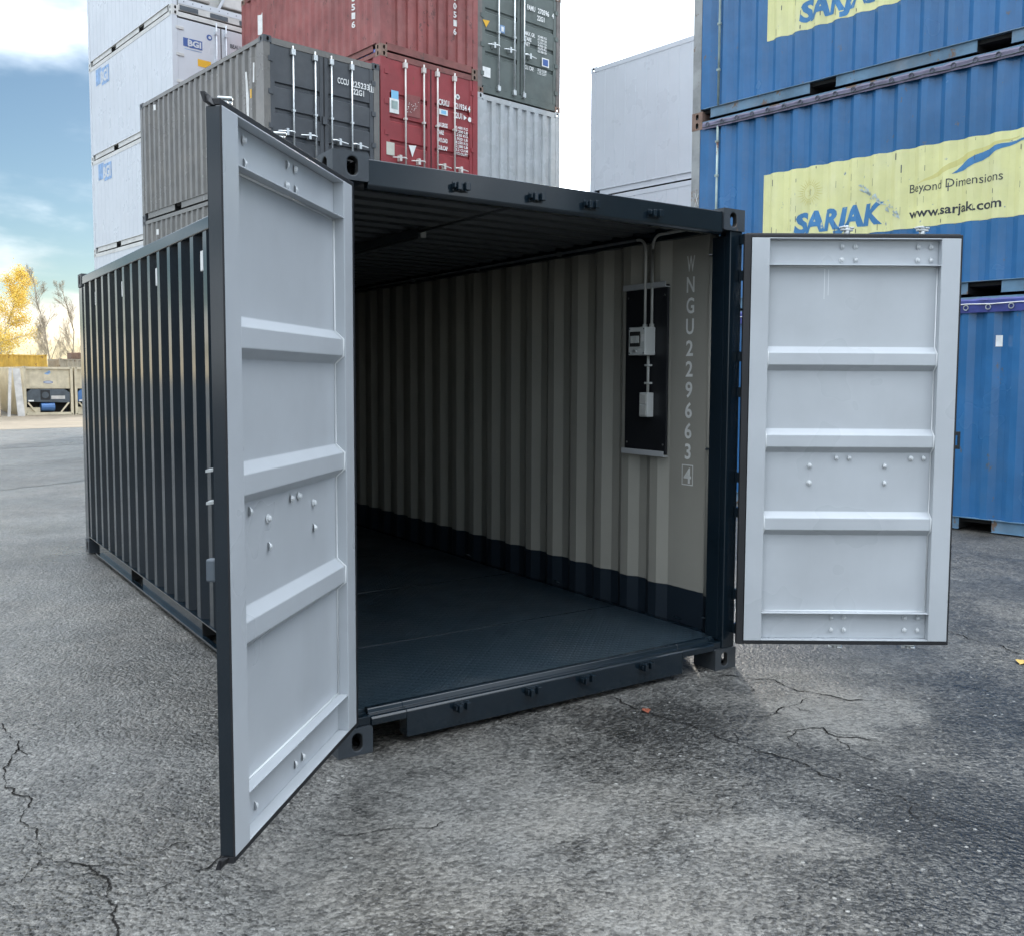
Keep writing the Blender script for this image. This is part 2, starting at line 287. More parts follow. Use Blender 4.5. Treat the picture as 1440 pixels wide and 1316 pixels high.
BLOBS = [(1.5, -0.40, 0.55, 0.30, -0.7, -0.34), (1.05, -0.65, 0.42, 0.24, 0.2, -0.24), (1.66, -1.5, 1.0, 0.42, -1.1, -0.20), (2.3, -1.8, 1.2, 0.6, 0.3, -0.20),
         (1.25, -2.1, 0.7, 0.5, 0.3, -0.20), (0.43, -1.22, 0.22, 0.07, 0.5, -0.24), (0.05, -1.5, 0.32, 0.12, 0.4, -0.16), (3.1, -1.3, 0.9, 0.5, 0.2, -0.14),
         (-0.11, 6.2, 1.3, 0.9, 0.0, -0.22), (2.35, -0.85, 0.5, 0.32, 0.35, 0.30), (0.15, -0.85, 0.85, 0.5, 0.2, 0.20), (1.05, -1.55, 0.36, 0.17, -0.6, 0.26), (0.4, -1.6, 0.6, 0.28, -0.4, 0.20),
         (2.9, -0.45, 0.7, 0.2, -0.5, 0.08), (0.6, -0.22, 0.5, 0.14, -0.1, 0.16), (-0.6, 3.6, 1.6, 0.8, 0.3, 0.10)]
ASPH = asphalt_mat('weathered asphalt', (0.084, 0.0805, 0.074), BLOBS)
PATCH = asphalt_mat('repair asphalt', (0.085, 0.082, 0.077), [], wet=0.8, coarse=0.6)
SAND = mat('sandy gravel', (0.19, 0.152, 0.105), 0.9, var=0.15, var_scale=1.5, bump=0.4, bump_scale=12)

# ------------------------------------------------------------------ mesh helpers
class MB:
    def __init__(s): s.v = []; s.f = []; s.m = []
    def box(s, x0, x1, y0, y1, z0, z1, m=0, skip=()):
        b = len(s.v)
        s.v += [(x0, y0, z0), (x1, y0, z0), (x1, y1, z0), (x0, y1, z0), (x0, y0, z1), (x1, y0, z1), (x1, y1, z1), (x0, y1, z1)]
        F = {'-z': (0, 3, 2, 1), '+z': (4, 5, 6, 7), '-y': (0, 1, 5, 4), '+x': (1, 2, 6, 5), '+y': (2, 3, 7, 6), '-x': (3, 0, 4, 7)}
        for k, q in F.items():
            if k in skip: continue
            s.f.append(tuple(b + i for i in q)); s.m.append(m[k] if isinstance(m, dict) else m)
        return s
    def quad(s, a, b, c, d, m=0):
        i = len(s.v); s.v += [tuple(a), tuple(b), tuple(c), tuple(d)]; s.f.append((i, i + 1, i + 2, i + 3)); s.m.append(m); return s
    def poly(s, pts, m=0):
        i = len(s.v); s.v += [tuple(p) for p in pts]; s.f.append(tuple(range(i, i + len(pts)))); s.m.append(m); return s
    def sheet(s, path, vec, m=0):
        i = len(s.v); n = len(path)
        for p in path: s.v.append(tuple(p)); s.v.append((p[0] + vec[0], p[1] + vec[1], p[2] + vec[2]))
        for k in range(n - 1):
            a = i + 2 * k; s.f.append((a, a + 2, a + 3, a + 1)); s.m.append(m)
        return s
    def prism(s, pts, vec, m=0):          # closed polygon extruded by vec
        i = len(s.v); n = len(pts); v = Vector(vec)
        s.v += [tuple(p) for p in pts] + [tuple(Vector(p) + v) for p in pts]
        s.f.append(tuple(i + k for k in reversed(range(n)))); s.f.append(tuple(i + n + k for k in range(n))); s.m += [m, m]
        for k in range(n):
            j = (k + 1) % n; s.f.append((i + k, i + j, i + n + j, i + n + k)); s.m.append(m)
        return s
    def tube(s, pts, r, n=10, m=0, cap=True):
        pts = [Vector(p) for p in pts]; rs = r if isinstance(r, (list, tuple)) else [r] * len(pts)
        i0 = len(s.v); ref = None
        for k, p in enumerate(pts):
            d = (pts[min(k + 1, len(pts) - 1)] - pts[max(k - 1, 0)]).normalized()
            if ref is None:
                ref = Vector((0, 0, 1)) if abs(d.z) < 0.9 else Vector((1, 0, 0))
            a = (ref - d * ref.dot(d)).normalized(); b = d.cross(a); ref = a
            for q in range(n):
                t = 2 * math.pi * q / n; s.v.append(tuple(p + (a * math.cos(t) + b * math.sin(t)) * rs[k]))
        for k in range(len(pts) - 1):
            for q in range(n):
                a = i0 + k * n + q; b = i0 + k * n + (q + 1) % n; s.f.append((a, b, b + n, a + n)); s.m.append(m)
        if cap:
            s.f.append(tuple(i0 + q for q in reversed(range(n)))); s.f.append(tuple(i0 + (len(pts) - 1) * n + q for q in range(n))); s.m += [m, m]
        return s
    def mesh(s, name, mats):
        me = bpy.data.meshes.new(name); me.from_pydata(s.v, [], s.f)
        for x in (mats if isinstance(mats, (list, tuple)) else [mats]): me.materials.append(x)
        if any(s.m): me.polygons.foreach_set('material_index', s.m)
        me.update(); return me
    def obj(s, name, mats, parent=None, fix=True, bevel=0.0, smooth=False, kind=None):
        me = s.mesh(name, mats)
        if fix:
            bm = bmesh.new(); bm.from_mesh(me); bmesh.ops.remove_doubles(bm, verts=bm.verts, dist=1e-6) if fix == 'weld' else None
            bmesh.ops.recalc_face_normals(bm, faces=bm.faces); bm.to_mesh(me); bm.free()
        return link(name, me, parent, bevel, smooth, kind)

def link(name, me, parent=None, bevel=0.0, smooth=False, kind=None, loc=None, rot=None, scale=None):
    o = bpy.data.objects.new(name, me); COL.objects.link(o)
    if parent: o.parent = parent
    if loc: o.location = loc
    if rot: o.rotation_euler = rot
    if scale: o.scale = scale
    if bevel:
        md = o.modifiers.new('bevel', 'BEVEL'); md.width = bevel; md.segments = 2; md.limit_method = 'ANGLE'; md.angle_limit = R(35)
    if smooth:
        for p in me.polygons: p.use_smooth = True
    if kind: o['kind'] = kind
    return o
def tag(o, label, cat, group=None):
    o['label'] = label; o['category'] = cat
    if group: o['group'] = group
    return o
def thing(name, label, cat, loc=(0, 0, 0), rz=0.0, group=None):
    o = bpy.data.objects.new(name, None); COL.objects.link(o); o.location = loc; o.rotation_euler = (0, 0, rz); o.empty_display_size = 0.2
    return tag(o, label, cat, group)

# flat lettering -----------------------------------------------------------
_tc = {}
def text_geo(txt, bold=0.0, shear=0.0):
    k = (txt, bold, shear)
    if k in _tc: return _tc[k]
    cu = bpy.data.curves.new('lettering', 'FONT'); cu.body = txt; cu.size = 1.0; cu.offset = bold; cu.shear = shear; cu.dimensions = '2D'; cu.fill_mode = 'FRONT'; cu.resolution_u = 3
    o = bpy.data.objects.new('lettering', cu); COL.objects.link(o)
    dg = bpy.context.evaluated_depsgraph_get(); me = bpy.data.meshes.new_from_object(o.evaluated_get(dg))
    vs_ = [tuple(v.co) for v in me.vertices]; fs = [tuple(p.vertices) for p in me.polygons]
    bpy.data.objects.remove(o); bpy.data.meshes.remove(me); bpy.data.curves.remove(cu)
    x0 = min(v[0] for v in vs_); x1 = max(v[0] for v in vs_); y0 = min(v[1] for v in vs_); y1 = max(v[1] for v in vs_)
    _tc[k] = (vs_, fs, x0, x1, y0, y1); return _tc[k]
TXT = ['CCCU', '225233', '1', '22G1', 'CRXU', '721934', '4', '22U1', 'FAMU', '270596', 'MAX. GR.', 'TARE', 'NET', 'CU. CAP.', 'PAYLOAD', 'BGI', 'SARJAK', 'www.sarjak.com', 'Beyond Dimensions', 'CARRIER',
       '30.480 KG', '67.200 LB', '2.230 KG', '4.920 LB', '28.250 KG', '62.280 LB', '33.2 CU.M', '1.172 CU.FT', 'BEAU']
SCREENS = []
def decal(name, parent, txt, right, up, origin, a, b, w=None, h=0.1, depth=None, breaks=None, material=None, bold=0.0, shear=0.0, eps=0.003, normal=None, polys=None):
    """flat print: (a,b) lower-left in face coords; a runs along 'right'.  depth(a) = inward offset of a folded sheet."""
    bm = bmesh.new()
    if polys is None:
        vs_, fs, x0, x1, y0, y1 = text_geo(txt, bold, shear)
        sy = h / 0.73; sx = (w / (x1 - x0)) if w else sy * 0.75
        bv = [bm.verts.new(((v[0] - x0) * sx + a, v[1] * sy + b, 0)) for v in vs_]
        for f in fs:
            try: bm.faces.new([bv[i] for i in f])
            except ValueError: pass
    else:
        for p in polys:
            bm.faces.new([bm.verts.new((q[0], q[1], 0)) for q in p])
    if breaks:
        lo = min(v.co.x for v in bm.verts); hi = max(v.co.x for v in bm.verts)
        for x in breaks:
            if lo < x < hi:
                bmesh.ops.bisect_plane(bm, geom=bm.verts[:] + bm.edges[:] + bm.faces[:], plane_co=(x, 0, 0), plane_no=(1, 0, 0))
    rt = Vector(right); upv = Vector(up); n = rt.cross(upv); O = Vector(origin)
    for v in bm.verts:
        d = depth(v.co.x) if depth else 0.0
        v.co = O + rt * v.co.x + upv * v.co.y + n * (eps - d)
    bm.normal_update()
    me = bpy.data.meshes.new(name); bm.to_mesh(me); bm.free(); me.materials.append(material)
    return link(name, me, parent)
def rect(a0, a1, b0, b1): return [(a0, b0), (a1, b0), (a1, b1), (a0, b1)]
def circ(cx, cy, r, n=20): return [(cx + r * math.cos(2 * math.pi * k / n), cy + r * math.sin(2 * math.pi * k / n)) for k in range(n)]

# corrugation ---------------------------------------------------------------
def corr(s0, s1, pitch=0.278, of=0.072, sl=0.068, dep=0.036):
    """list of (s, depth) from s0 to s1; starts and ends on outer flats"""
    inf = pitch - of - 2 * sl
    n = int((s1 - s0 - of) // pitch); mar = (s1 - s0 - n * pitch - of) / 2
    out = [(s0, 0.0)]; s = s0 + mar
    for k in range(n):
        a = s + of if k else s + of
        out += [(a, 0.0), (a + sl, dep), (a + sl + inf, dep), (a + 2 * sl + inf, 0.0)]; s += pitch
    out.append((s1, 0.0)); return out
def dfun(path):
    def f(s):
        for (a, da), (b, db) in zip(path, path[1:]):
            if a <= s <= b: return da + (db - da) * ((s - a) / (b - a) if b > a else 0)
        return 0.0
    return f

# corner casting shared mesh -------------------------------------------------
def casting_mesh(name, mats):
    X, Y, Z = 0.162, 0.178, 0.118
    mb = MB()
    def plate(O, U, V, N, w, h, cu, cv, ru, rv, straight, th=0.028, n=24):
        O, U, V, N = map(Vector, (O, U, V, N))
        oval = []
        for k in range(n):
            t = 2 * math.pi * k / n; c, s = math.cos(t), math.sin(t)
            oval.append((cu + ru * c + (straight * (1 if c > 0 else -1) if ru > rv else 0), cv + rv * s + (straight * (1 if s > 0 else -1) if rv >= ru else 0)))
        def outer(p):
            du, dv = p[0] - cu, p[1] - cv
            k = min((w - cu) / du if du > 1e-9 else 1e9, -cu / du if du < -1e-9 else 1e9, (h - cv) / dv if dv > 1e-9 else 1e9, -cv / dv if dv < -1e-9 else 1e9)
            return (cu + du * k, cv + dv * k)
        outs = [outer(p) for p in oval]
        cs = [(0, 0), (w, 0), (w, h), (0, h)]
        P = lambda p, d=0: O + U * p[0] + V * p[1] + N * d
        for k in range(n):
            j = (k + 1) % n; a, b_, c_, d_ = oval[k], oval[j], outs[j], outs[k]
            corner = None
            for q in cs:
                if abs(c_[0] - d_[0]) > 1e-6 and abs(c_[1] - d_[1]) > 1e-6 and (abs(q[0] - c_[0]) < 1e-6 or abs(q[0] - d_[0]) < 1e-6) and (abs(q[1] - c_[1]) < 1e-6 or abs(q[1] - d_[1]) < 1e-6): corner = q
            pts = [P(a), P(b_), P(c_)] + ([P(corner)] if corner else []) + [P(d_)]
            mb.poly(pts, 0); mb.quad(P(a), P(b_), P(b_, -th), P(a, -th), 1)
    plate((0, 0, 0), (1, 0, 0), (0, 0, 1), (0, -1, 0), X, Z, 0.089, 0.059, 0.024, 0.024, 0.014)
    plate((0, Y, 0), (0, -1, 0), (0, 0, 1), (-1, 0, 0), Y, Z, Y - 0.089, 0.059, 0.024, 0.024, 0.014)
    plate((0, Y, 0), (1, 0, 0), (0, -1, 0), (0, 0, -1), X, Y, 0.09, Y - 0.1, 0.031, 0.031, 0.03)
    mb.quad((X, 0, 0), (X, Y, 0), (X, Y, Z), (X, 0, Z)); mb.quad((0, Y, 0), (X, Y, 0), (X, Y, Z), (0, Y, Z)); mb.quad((0, 0, Z), (X, 0, Z), (X, Y, Z), (0, Y, Z))
    return mb.mesh(name, mats)
_cast = {}
def castings(root, W, L, H, cm, key, bevel=0.0, name='corner_casting'):
    if key not in _cast:
        me = casting_mesh('corner_casting', [cm, DARK])
        bm = bmesh.new(); bm.from_mesh(me); bmesh.ops.remove_doubles(bm, verts=bm.verts, dist=1e-5); bmesh.ops.recalc_face_normals(bm, faces=bm.faces); bm.to_mesh(me); bm.free()
        _cast[key] = me
    for ix in (0, 1):
        for iy in (0, 1):
            for iz in (0, 1):
                link(name, _cast[key], root, bevel=bevel, loc=(ix * W, iy * L, iz * H), scale=(1 - 2 * ix, 1 - 2 * iy, 1 - 2 * iz))

W, LEN, HT = 2.438, 6.058, 2.591

# ------------------------------------------------------------------ ground
def sm(t): t = max(0.0, min(1.0, t)); return t * t * (3 - 2 * t)
def gz(x, y):
    return -0.4 * sm((y - 28) / 14) + 0.4 * sm((y - 55) / 5)
def ground_sheet(name, xs, ys, dz, material, kind='structure', fn=None):
    v = []; f = []; nx = len(xs)
    for y in ys:
        for x in xs: v.append((x, y, gz(x, y) + dz))
    for j in range(len(ys) - 1):
        for i in range(nx - 1):
            a = j * nx + i; f.append((a, a + 1, a + nx + 1, a + nx))
    me = bpy.data.meshes.new(name); me.from_pydata(v, [], f); me.materials.append(material)
    o = link(name, me); o['kind'] = kind; return o
ys_ = [-900, -200, -60, -20, 0, 20] + [28 + k for k in range(0, 15)] + [46, 50, 55] + [56 + k for k in range(5)] + [80, 150, 400, 1500]
ground_sheet('ground', [-1200, -300, -60, -20, 0, 20, 60, 300, 1200], ys_, 0.0, ASPH)
def strip(name, edge_a, edge_b, dz, material, n=40, jag=0.0):
    """strip between two polylines (near edge, far edge)"""
    def samp(P, t):
        k = t * (len(P) - 1); i = min(int(k), len(P) - 2); q = k - i
        return (P[i][0] + (P[i + 1][0] - P[i][0]) * q, P[i][1] + (P[i + 1][1] - P[i][1]) * q)
    v = []; f = []; m_ = 12
    for i in range(n + 1):
        a = samp(edge_a, i / n); b = samp(edge_b, i / n); ja = random.uniform(-jag, jag); jb = random.uniform(-jag, jag)
        for k in range(m_ + 1):
            t = k / m_; x = a[0] + (b[0] - a[0]) * t; y = (a[1] + ja) * (1 - t) + (b[1] + jb) * t
            v.append((x, y, gz(x, y) + dz))
    for i in range(n):
        for k in range(m_):
            q = i * (m_ + 1) + k; f.append((q, q + m_ + 1, q + m_ + 2, q + 1))
    me = bpy.data.meshes.new(name); me.from_pydata(v, [], f); me.materials.append(material)
    o = link(name, me); o['kind'] = 'structure'; return o
strip('sand_verge', [(-9, 27.0), (1.6, 30.7), (4.3, 32.6), (12, 37)], [(-9, 47), (1.6, 52), (5, 53), (12, 56)], 0.006, SAND, jag=0.15)
strip('asphalt_patch', [(-7, 9.5), (-0.17, 11.9), (1.05, 12.8), (3.0, 14.0)], [(-7, 13.2), (0.24, 16.3), (1.84, 17.7), (3.3, 18.6)], 0.004, PATCH, jag=0.06)
strip('asphalt_patch', [(-7, 18.5), (0.7, 21.0), (3.0, 22.0)], [(-7, 20.6), (0.85, 23.4), (3.1, 24.6)], 0.004, PATCH, jag=0.08)

CRACKS = [[(-1.158, 1.325), (-1.129, 1.034), (-1.203, 0.7), (-1.199, 0.145), (-1.164, -0.142), (-1.171, -0.228), (-1.083, -0.346), (-1.021, -0.499), (-1.026, -0.691), (-1.06, -0.867), (-1.05, -1.3)], [(-1.083, -0.346), (-0.915, -0.413), (-0.793, -0.393), (-0.647, -0.397)], [(-1.026, -0.691), (-0.917, -0.675), (-0.809, -0.643), (-0.671, -0.566), (-0.543, -0.434)], [(-1.171, -0.228), (-1.255, -0.367), (-1.315, -0.353), (-1.6, -0.4)], [(2.229, -0.06), (2.433, -0.303), (2.397, -0.511), (2.464, -0.624), (2.486, -0.746), (2.63, -0.843)], [(2.374, -0.605), (2.189, -0.639), (1.94, -0.669), (1.806, -0.603)], [(1.808, -0.81), (1.951, -0.884), (2.061, -0.924), (2.022, -1.04), (2.125, -1.162), (2.154, -1.294), (2.235, -1.369)], [(1.504, 0.017), (1.521, -0.389), (1.551, -0.638), (1.575, -0.845), (1.611, -1.027), (1.64, -1.187), (1.641, -1.372), (1.68, -1.521), (1.697, -1.673), (1.668, -1.771), (1.727, -1.881), (1.745, -2.066)], [(4.35, 0.05), (4.227, -0.209), (4.123, -0.413), (4.164, -0.58), (4.081, -0.807), (4.1, -1.3)], [(-0.991, 0.076), (-0.784, 0.086), (-0.592, 0.201)], [(-0.3, -0.62), (-0.12, -0.70), (0.1, -0.76)], [(2.02, -1.04), (1.9, -1.2), (1.93, -1.35)]]
WID = [6, 5, 6, 4, 8, 7, 7, 8, 7, 3, 4, 6] + [4] * 12
random.seed(31)
for c in [4, 5, 6, 7, 7, 7, 0, 0, 8, 6, 4, 7]:      # finer side branches
    p_ = random.choice(CRACKS[c][1:-1]); a_ = random.uniform(0, 6.28); l_ = random.uniform(0.12, 0.32)
    CRACKS.append([p_, (p_[0] + l_ * 0.5 * math.cos(a_), p_[1] + l_ * 0.5 * math.sin(a_)), (p_[0] + l_ * math.cos(a_ + 0.5), p_[1] + l_ * math.sin(a_ + 0.5))])
for cr, wd in zip(CRACKS, WID):
    def frac(a, b, dev, lv):
        if lv == 0 or math.hypot(b[0] - a[0], b[1] - a[1]) < 0.012: return [a]
        dx, dy = b[0] - a[0], b[1] - a[1]; t = random.uniform(0.4, 0.6); o = random.gauss(0, dev); mpt = (a[0] + dx * t - dy * o, a[1] + dy * t + dx * o)
        return frac(a, mpt, dev, lv - 1) + frac(mpt, b, dev, lv - 1)
    pts = []
    for a, b in zip(cr, cr[1:]): pts += frac(a, b, 0.10, 6)
    pts.append(cr[-1]); mb = MB(); prev = None; N_ = len(pts); wv = 1.0
    for k, p in enumerate(pts):
        a = pts[max(0, k - 1)]; b = pts[min(N_ - 1, k + 1)]; dx, dy = b[0] - a[0], b[1] - a[1]; l = math.hypot(dx, dy) or 1
        wv = max(0.35, min(2.2, wv + random.gauss(0, 0.5))); taper = min(1, (k + 0.3) / 6, (N_ - 1 - k + 0.3) / 6)
        wm = wd * 0.00030 * wv * taper
        if wd == 7 and abs(p[0] - 1.68) < 0.05 and -1.86 < p[1] < -1.62: wm += 0.010 * random.uniform(0.5, 1.2)
        cur = ((p[0] - dy / l * wm, p[1] + dx / l * wm, 0.0035), (p[0] + dy / l * wm, p[1] - dx / l * wm, 0.0035))
        if prev: mb.quad(prev[0], prev[1], cur[1], cur[0])
        prev = cur
    mb.obj('asphalt_crack', CRACK, fix=True, kind='structure')

# ------------------------------------------------------------------ the open container
MAIN = thing('shipping_container', 'dark navy shipping container with both doors open and grey inner walls', 'container', (0, 0, 0))
castings(MAIN, W, LEN, HT, NAVY_W, 'navy', bevel=0.006)
# side walls: folded sheet, outside navy, inside two-tone
spath = [(0.18, 0.0)] + corr(0.47, 5.88)[1:]
def side_wall(x_of, name='side_wall'):
    mb = MB()
    mb.sheet([(x_of(d), s, 0.155) for s, d in spath], (0, 0, 2.345), 0)
    mb.sheet([(x_of(d + 0.0025), s, 0.155) for s, d in spath], (0, 0, 2.345), 1)
    o = mb.obj(name, [NAVY, INWALL], MAIN, fix=False); return o
side_wall(lambda d: 0.012 + d); side_wall(lambda d: W - 0.012 - d)
mb = MB(); ep = corr(0.06, W - 0.06, 0.25, 0.11, 0.018, 0.045)
mb.sheet([(s, LEN - 0.012 - d, 0.15) for s, d in ep], (0, 0, 2.36), 0); mb.sheet([(s, LEN - 0.0145 - d, 0.15) for s, d in ep], (0, 0, 2.36), 1)
mb.obj('end_wall', [NAVY, INWALL], MAIN, fix=False)
mb = MB(); rp = corr(0.1, 5.95, 0.209, 0.091, 0.0135, 0.02)
mb.sheet([(0.03, s, 2.572 - d) for s, d in rp], (W - 0.06, 0, 0), 0); mb.sheet([(0.03, s, 2.569 - d) for s, d in rp], (W - 0.06, 0, 0), 1)
mb.obj('roof', [NAVY, CEIL], MAIN, fix=False)
for sx in (0, 1):
    X = (lambda a: a) if sx == 0 else (lambda a: W - a)
    def bx(mb, x0, x1, *r, **k): a, b = sorted((X(x0), X(x1))); mb.box(a, b, *r, **k)
    mb = MB(); bx(mb, 0.004, 0.064, 0.178, 5.88, 2.490, 2.565); mb.obj('top_side_rail', NAVY, MAIN, bevel=0.006)
    mb = MB()
    bx(mb, 0.004, 0.060, 0.178, 5.88, 0.150, 0.158)
    for y0, y1 in ((0.42, 1.845), (2.205, 3.853), (4.213, 5.55)):
        bx(mb, 0.034, 0.040, y0, y1, 0.050, 0.150)
    bx(mb, 0.004, 0.040, 0.42, 5.55, 0.036, 0.050)
    for y0, y1 in ((0.178, 0.42), (5.55, 5.88)): bx(mb, 0.05, 0.056, y0, y1, 0.100, 0.150)
    mb.obj('bottom_side_rail', NAVY, MAIN, bevel=0.002)
    # rear and front posts
    mb = MB(); bx(mb, 0.004, 0.12, 5.885, 6.054, 0.118, 2.473); mb.obj('corner_post', NAVY, MAIN, bevel=0.01)
    mb = MB(); bx(mb, 0.006, 0.100, 0.010, 0.050, 0.118, 2.473); bx(mb, 0.078, 0.100, 0.050, 0.150, 0.160, 2.45); bx(mb, 0.006, 0.016, 0.050, 0.18, 0.118, 2.473)
    mb.obj('corner_post', NAVY, MAIN, bevel=0.006)
    mb = MB(); mb.tube([(X(0.036), 0.195, 0.17), (X(0.036), 0.195, 2.52)], 0.027, 16); mb.obj('inner_post', INWALL, MAIN, smooth=True)
    # lashing lugs inside
    for z in (0.26, 1.25, 2.36):
        mb = MB(); mb.tube([(X(0.07), 0.165, z), (X(0.085), 0.185, z), (X(0.06), 0.20, z)], 0.006, 6); mb.obj('lashing_ring', NAVY, MAIN)
    for k in range(3):
        y = 0.42 + k * 1.25; mb = MB(); mb.tube([(X(0.055), y - 0.02, 0.20), (X(0.085), y - 0.01, 0.215), (X(0.085), y + 0.01, 0.215), (X(0.055), y + 0.02, 0.20)], 0.006, 6); mb.obj('lashing_ring', NAVY, MAIN)
# forklift pockets through the base
for y0 in (1.845, 3.853):
    mb = MB(); mb.box(0.03, W - 0.03, y0, y0 + 0.006, 0.04, 0.146); mb.box(0.03, W - 0.03, y0 + 0.354, y0 + 0.36, 0.04, 0.146); mb.box(0.03, W - 0.03, y0 + 0.008, y0 + 0.352, 0.135, 0.146)
    mb.obj('forklift_pocket', DARK, MAIN)
mb = MB()
for k in range(18): 
    y = 0.35 + k * 0.31
    if not (1.78 < y < 2.27 or 3.79 < y < 4.28): mb.box(0.06, W - 0.06, y, y + 0.045, 0.045, 0.147)
mb.obj('cross_members', NAVY, MAIN)
# floor plates
for y0, y1 in ((0.09, 0.998), (1.0, 2.246), (2.248, 3.497), (3.499, 4.747), (4.749, 5.99)):
    mb = MB(); mb.box(0.062, W - 0.062, y0, y1, 0.150, 0.170); mb.obj('floor_plate', PLATE, MAIN, bevel=0.0015)
for y in (0.999, 2.247, 3.498, 4.748):
    mb = MB(); mb.box(0.07, W - 0.07, y - 0.003, y + 0.003, 0.166, 0.1725); mb.obj('weld_seam', NAVY, MAIN, bevel=0.002)
for x in (0.064, W - 0.064):
    mb = MB(); mb.box(x - 0.02, x + 0.02, 0.16, 5.95, 0.1705, 0.174); mb.obj('floor_edge', NAVY, MAIN)
# door sill
def sillp(zb): return [(0.010, zb), (0.010, 0.146), (0.018, 0.152), (0.050, 0.157), (0.056, 0.176), (0.062, 0.180), (0.088, 0.180), (0.088, zb)]
mb = MB()
mb.prism([(0.335, y, z) for y, z in sillp(0.026)], (1.695, 0, 0))
mb.prism([(0.1625, y, z) for y, z in sillp(0.115)], (0.1725, 0, 0)); mb.prism([(2.030, y, z) for y, z in sillp(0.115)], (0.2455, 0, 0))
mb.box(0.02, 0.1625, 0.02, 0.088, 0.119, 0.158); mb.box(2.2755, W - 0.02, 0.02, 0.088, 0.119, 0.158)
SILL = mb.obj('door_sill', NAVY, MAIN, bevel=0.003)
mb = MB()
hp = [(0.010, 2.462), (0.010, 2.572), (0.11, 2.572), (0.11, 2.545), (0.055, 2.545), (0.055, 2.447), (0.022, 2.447)]
mb.prism([(0.1625, y, z) for y, z in hp], (W - 0.325, 0, 0)); HEAD = mb.obj('door_header', NAVY, MAIN, bevel=0.005)
mb = MB(); mb.box(0.05, W - 0.05, 5.95, 6.05, 2.48, 2.57); mb.obj('end_top_rail', NAVY, MAIN, bevel=0.005)
mb = MB(); mb.box(0.162, W - 0.162, 5.98, 6.05, 0.04, 0.155); mb.obj('end_bottom_rail', NAVY, MAIN, bevel=0.005)
# cam keepers on header and sill
kb = MB(); kb.box(-0.040, 0.040, 0, 0.006, -0.022, 0.022); kb.box(-0.034, -0.014, -0.040, 0, -0.020, 0.016); kb.box(0.010, 0.034, -0.034, 0, -0.016, 0.020); kb.box(-0.014, 0.010, -0.016, 0, -0.018, 0.018); kb.box(-0.045, -0.034, -0.028, 0, -0.010, 0.012)
KM = kb.mesh('cam_keeper', NAVY)
for x, z, p in [(0.612, 2.505, HEAD), (1.026, 2.505, HEAD), (1.352, 2.505, HEAD), (1.770, 2.505, HEAD), (0.617, 0.120, SILL), (1.021, 0.120, SILL), (1.357, 0.120, SILL), (1.757, 0.120, SILL)]:
    link('cam_keeper', KM, p, bevel=0.003, loc=(x, 0.0045, z), rot=(0, 0, 0) if p is HEAD else (0, 0, math.pi * 0))
# side vents
for y in (5.399, 4.287, 3.175, 2.063):
    mb = MB(); mb.box(0.033, 0.047, y - 0.034, y + 0.034, 2.275, 2.395); mb.obj('side_vent', WHITEP, MAIN, bevel=0.004)

# stacked container number on the inside of the right wall
for k, ch in enumerate(['W', 'N', 'G', 'U', '2', '2', '9', '6', '6', '3', '4']):
    z = 2.30 - k * 0.1235 - (0.022 if k > 9 else 0) - (0.006 if k > 3 else 0)
    g = text_geo(ch, 0.02); wd = 0.066 * min(1.0, (g[3] - g[2]) / 0.52)
    decal('number_letter', MAIN, ch, (0, -1, 0), (0, 0, 1), (W - 0.0145, 0.437, 0), (0.06 - wd) / 2, z - 0.008, w=wd, h=0.094, material=GREYL, eps=0.002, bold=0.02)
z = 2.30 - 10 * 0.1235 - 0.028
mb = MB()
for b in (rect(-0.018, 0.078, z - 0.022, z - 0.016), rect(-0.018, 0.078, z + 0.096, z + 0.102), rect(-0.018, -0.012, z - 0.016, z + 0.096), rect(0.072, 0.078, z - 0.016, z + 0.096)):
    mb.poly([(W - 0.0165, 0.437 - a, c) for a, c in b])
mb.obj('number_box', GREYL, MAIN, fix=False)

# ---- doors
BOLT = MB()
for r0, z0, r1, z1 in ((0.016, 0, 0.016, 0.003), (0.0115, 0.003, 0.0105, 0.010), (0.0105, 0.010, 0.006, 0.0135)):
    n = 10
    for k in range(n):
        a, b = 2 * math.pi * k / n, 2 * math.pi * (k + 1) / n
        BOLT.quad((r0 * math.cos(a), r0 * math.sin(a), z0), (r0 * math.cos(b), r0 * math.sin(b), z0), (r1 * math.cos(b), r1 * math.sin(b), z1), (r1 * math.cos(a), r1 * math.sin(a), z1))
    BOLT.poly([(r1 * math.cos(2 * math.pi * k / n), r1 * math.sin(2 * math.pi * k / n), z1) for k in range(n)])
BOLTM = BOLT.mesh('bolt', mat('bolt grey paint', (0.60, 0.62, 0.63), 0.3))
CAM = MB(); CAM.tube([(0, 0, -0.05), (0, 0, 0.004)], 0.017, 12); CAM.box(-0.034, 0.034, -0.013, 0.013, 0.004, 0.018); CAM.box(-0.036, -0.016, -0.022, 0.022, 0.018, 0.030); CAM.box(0.014, 0.040, -0.016, 0.028, 0.018, 0.027); CAM.tube([(0, 0, 0.018), (0, 0, 0.034)], 0.012, 10)
CAMM = CAM.mesh('locking_cam', GALV)
CAULK = mat('pale sealant', (0.70, 0.72, 0.73), 0.5)
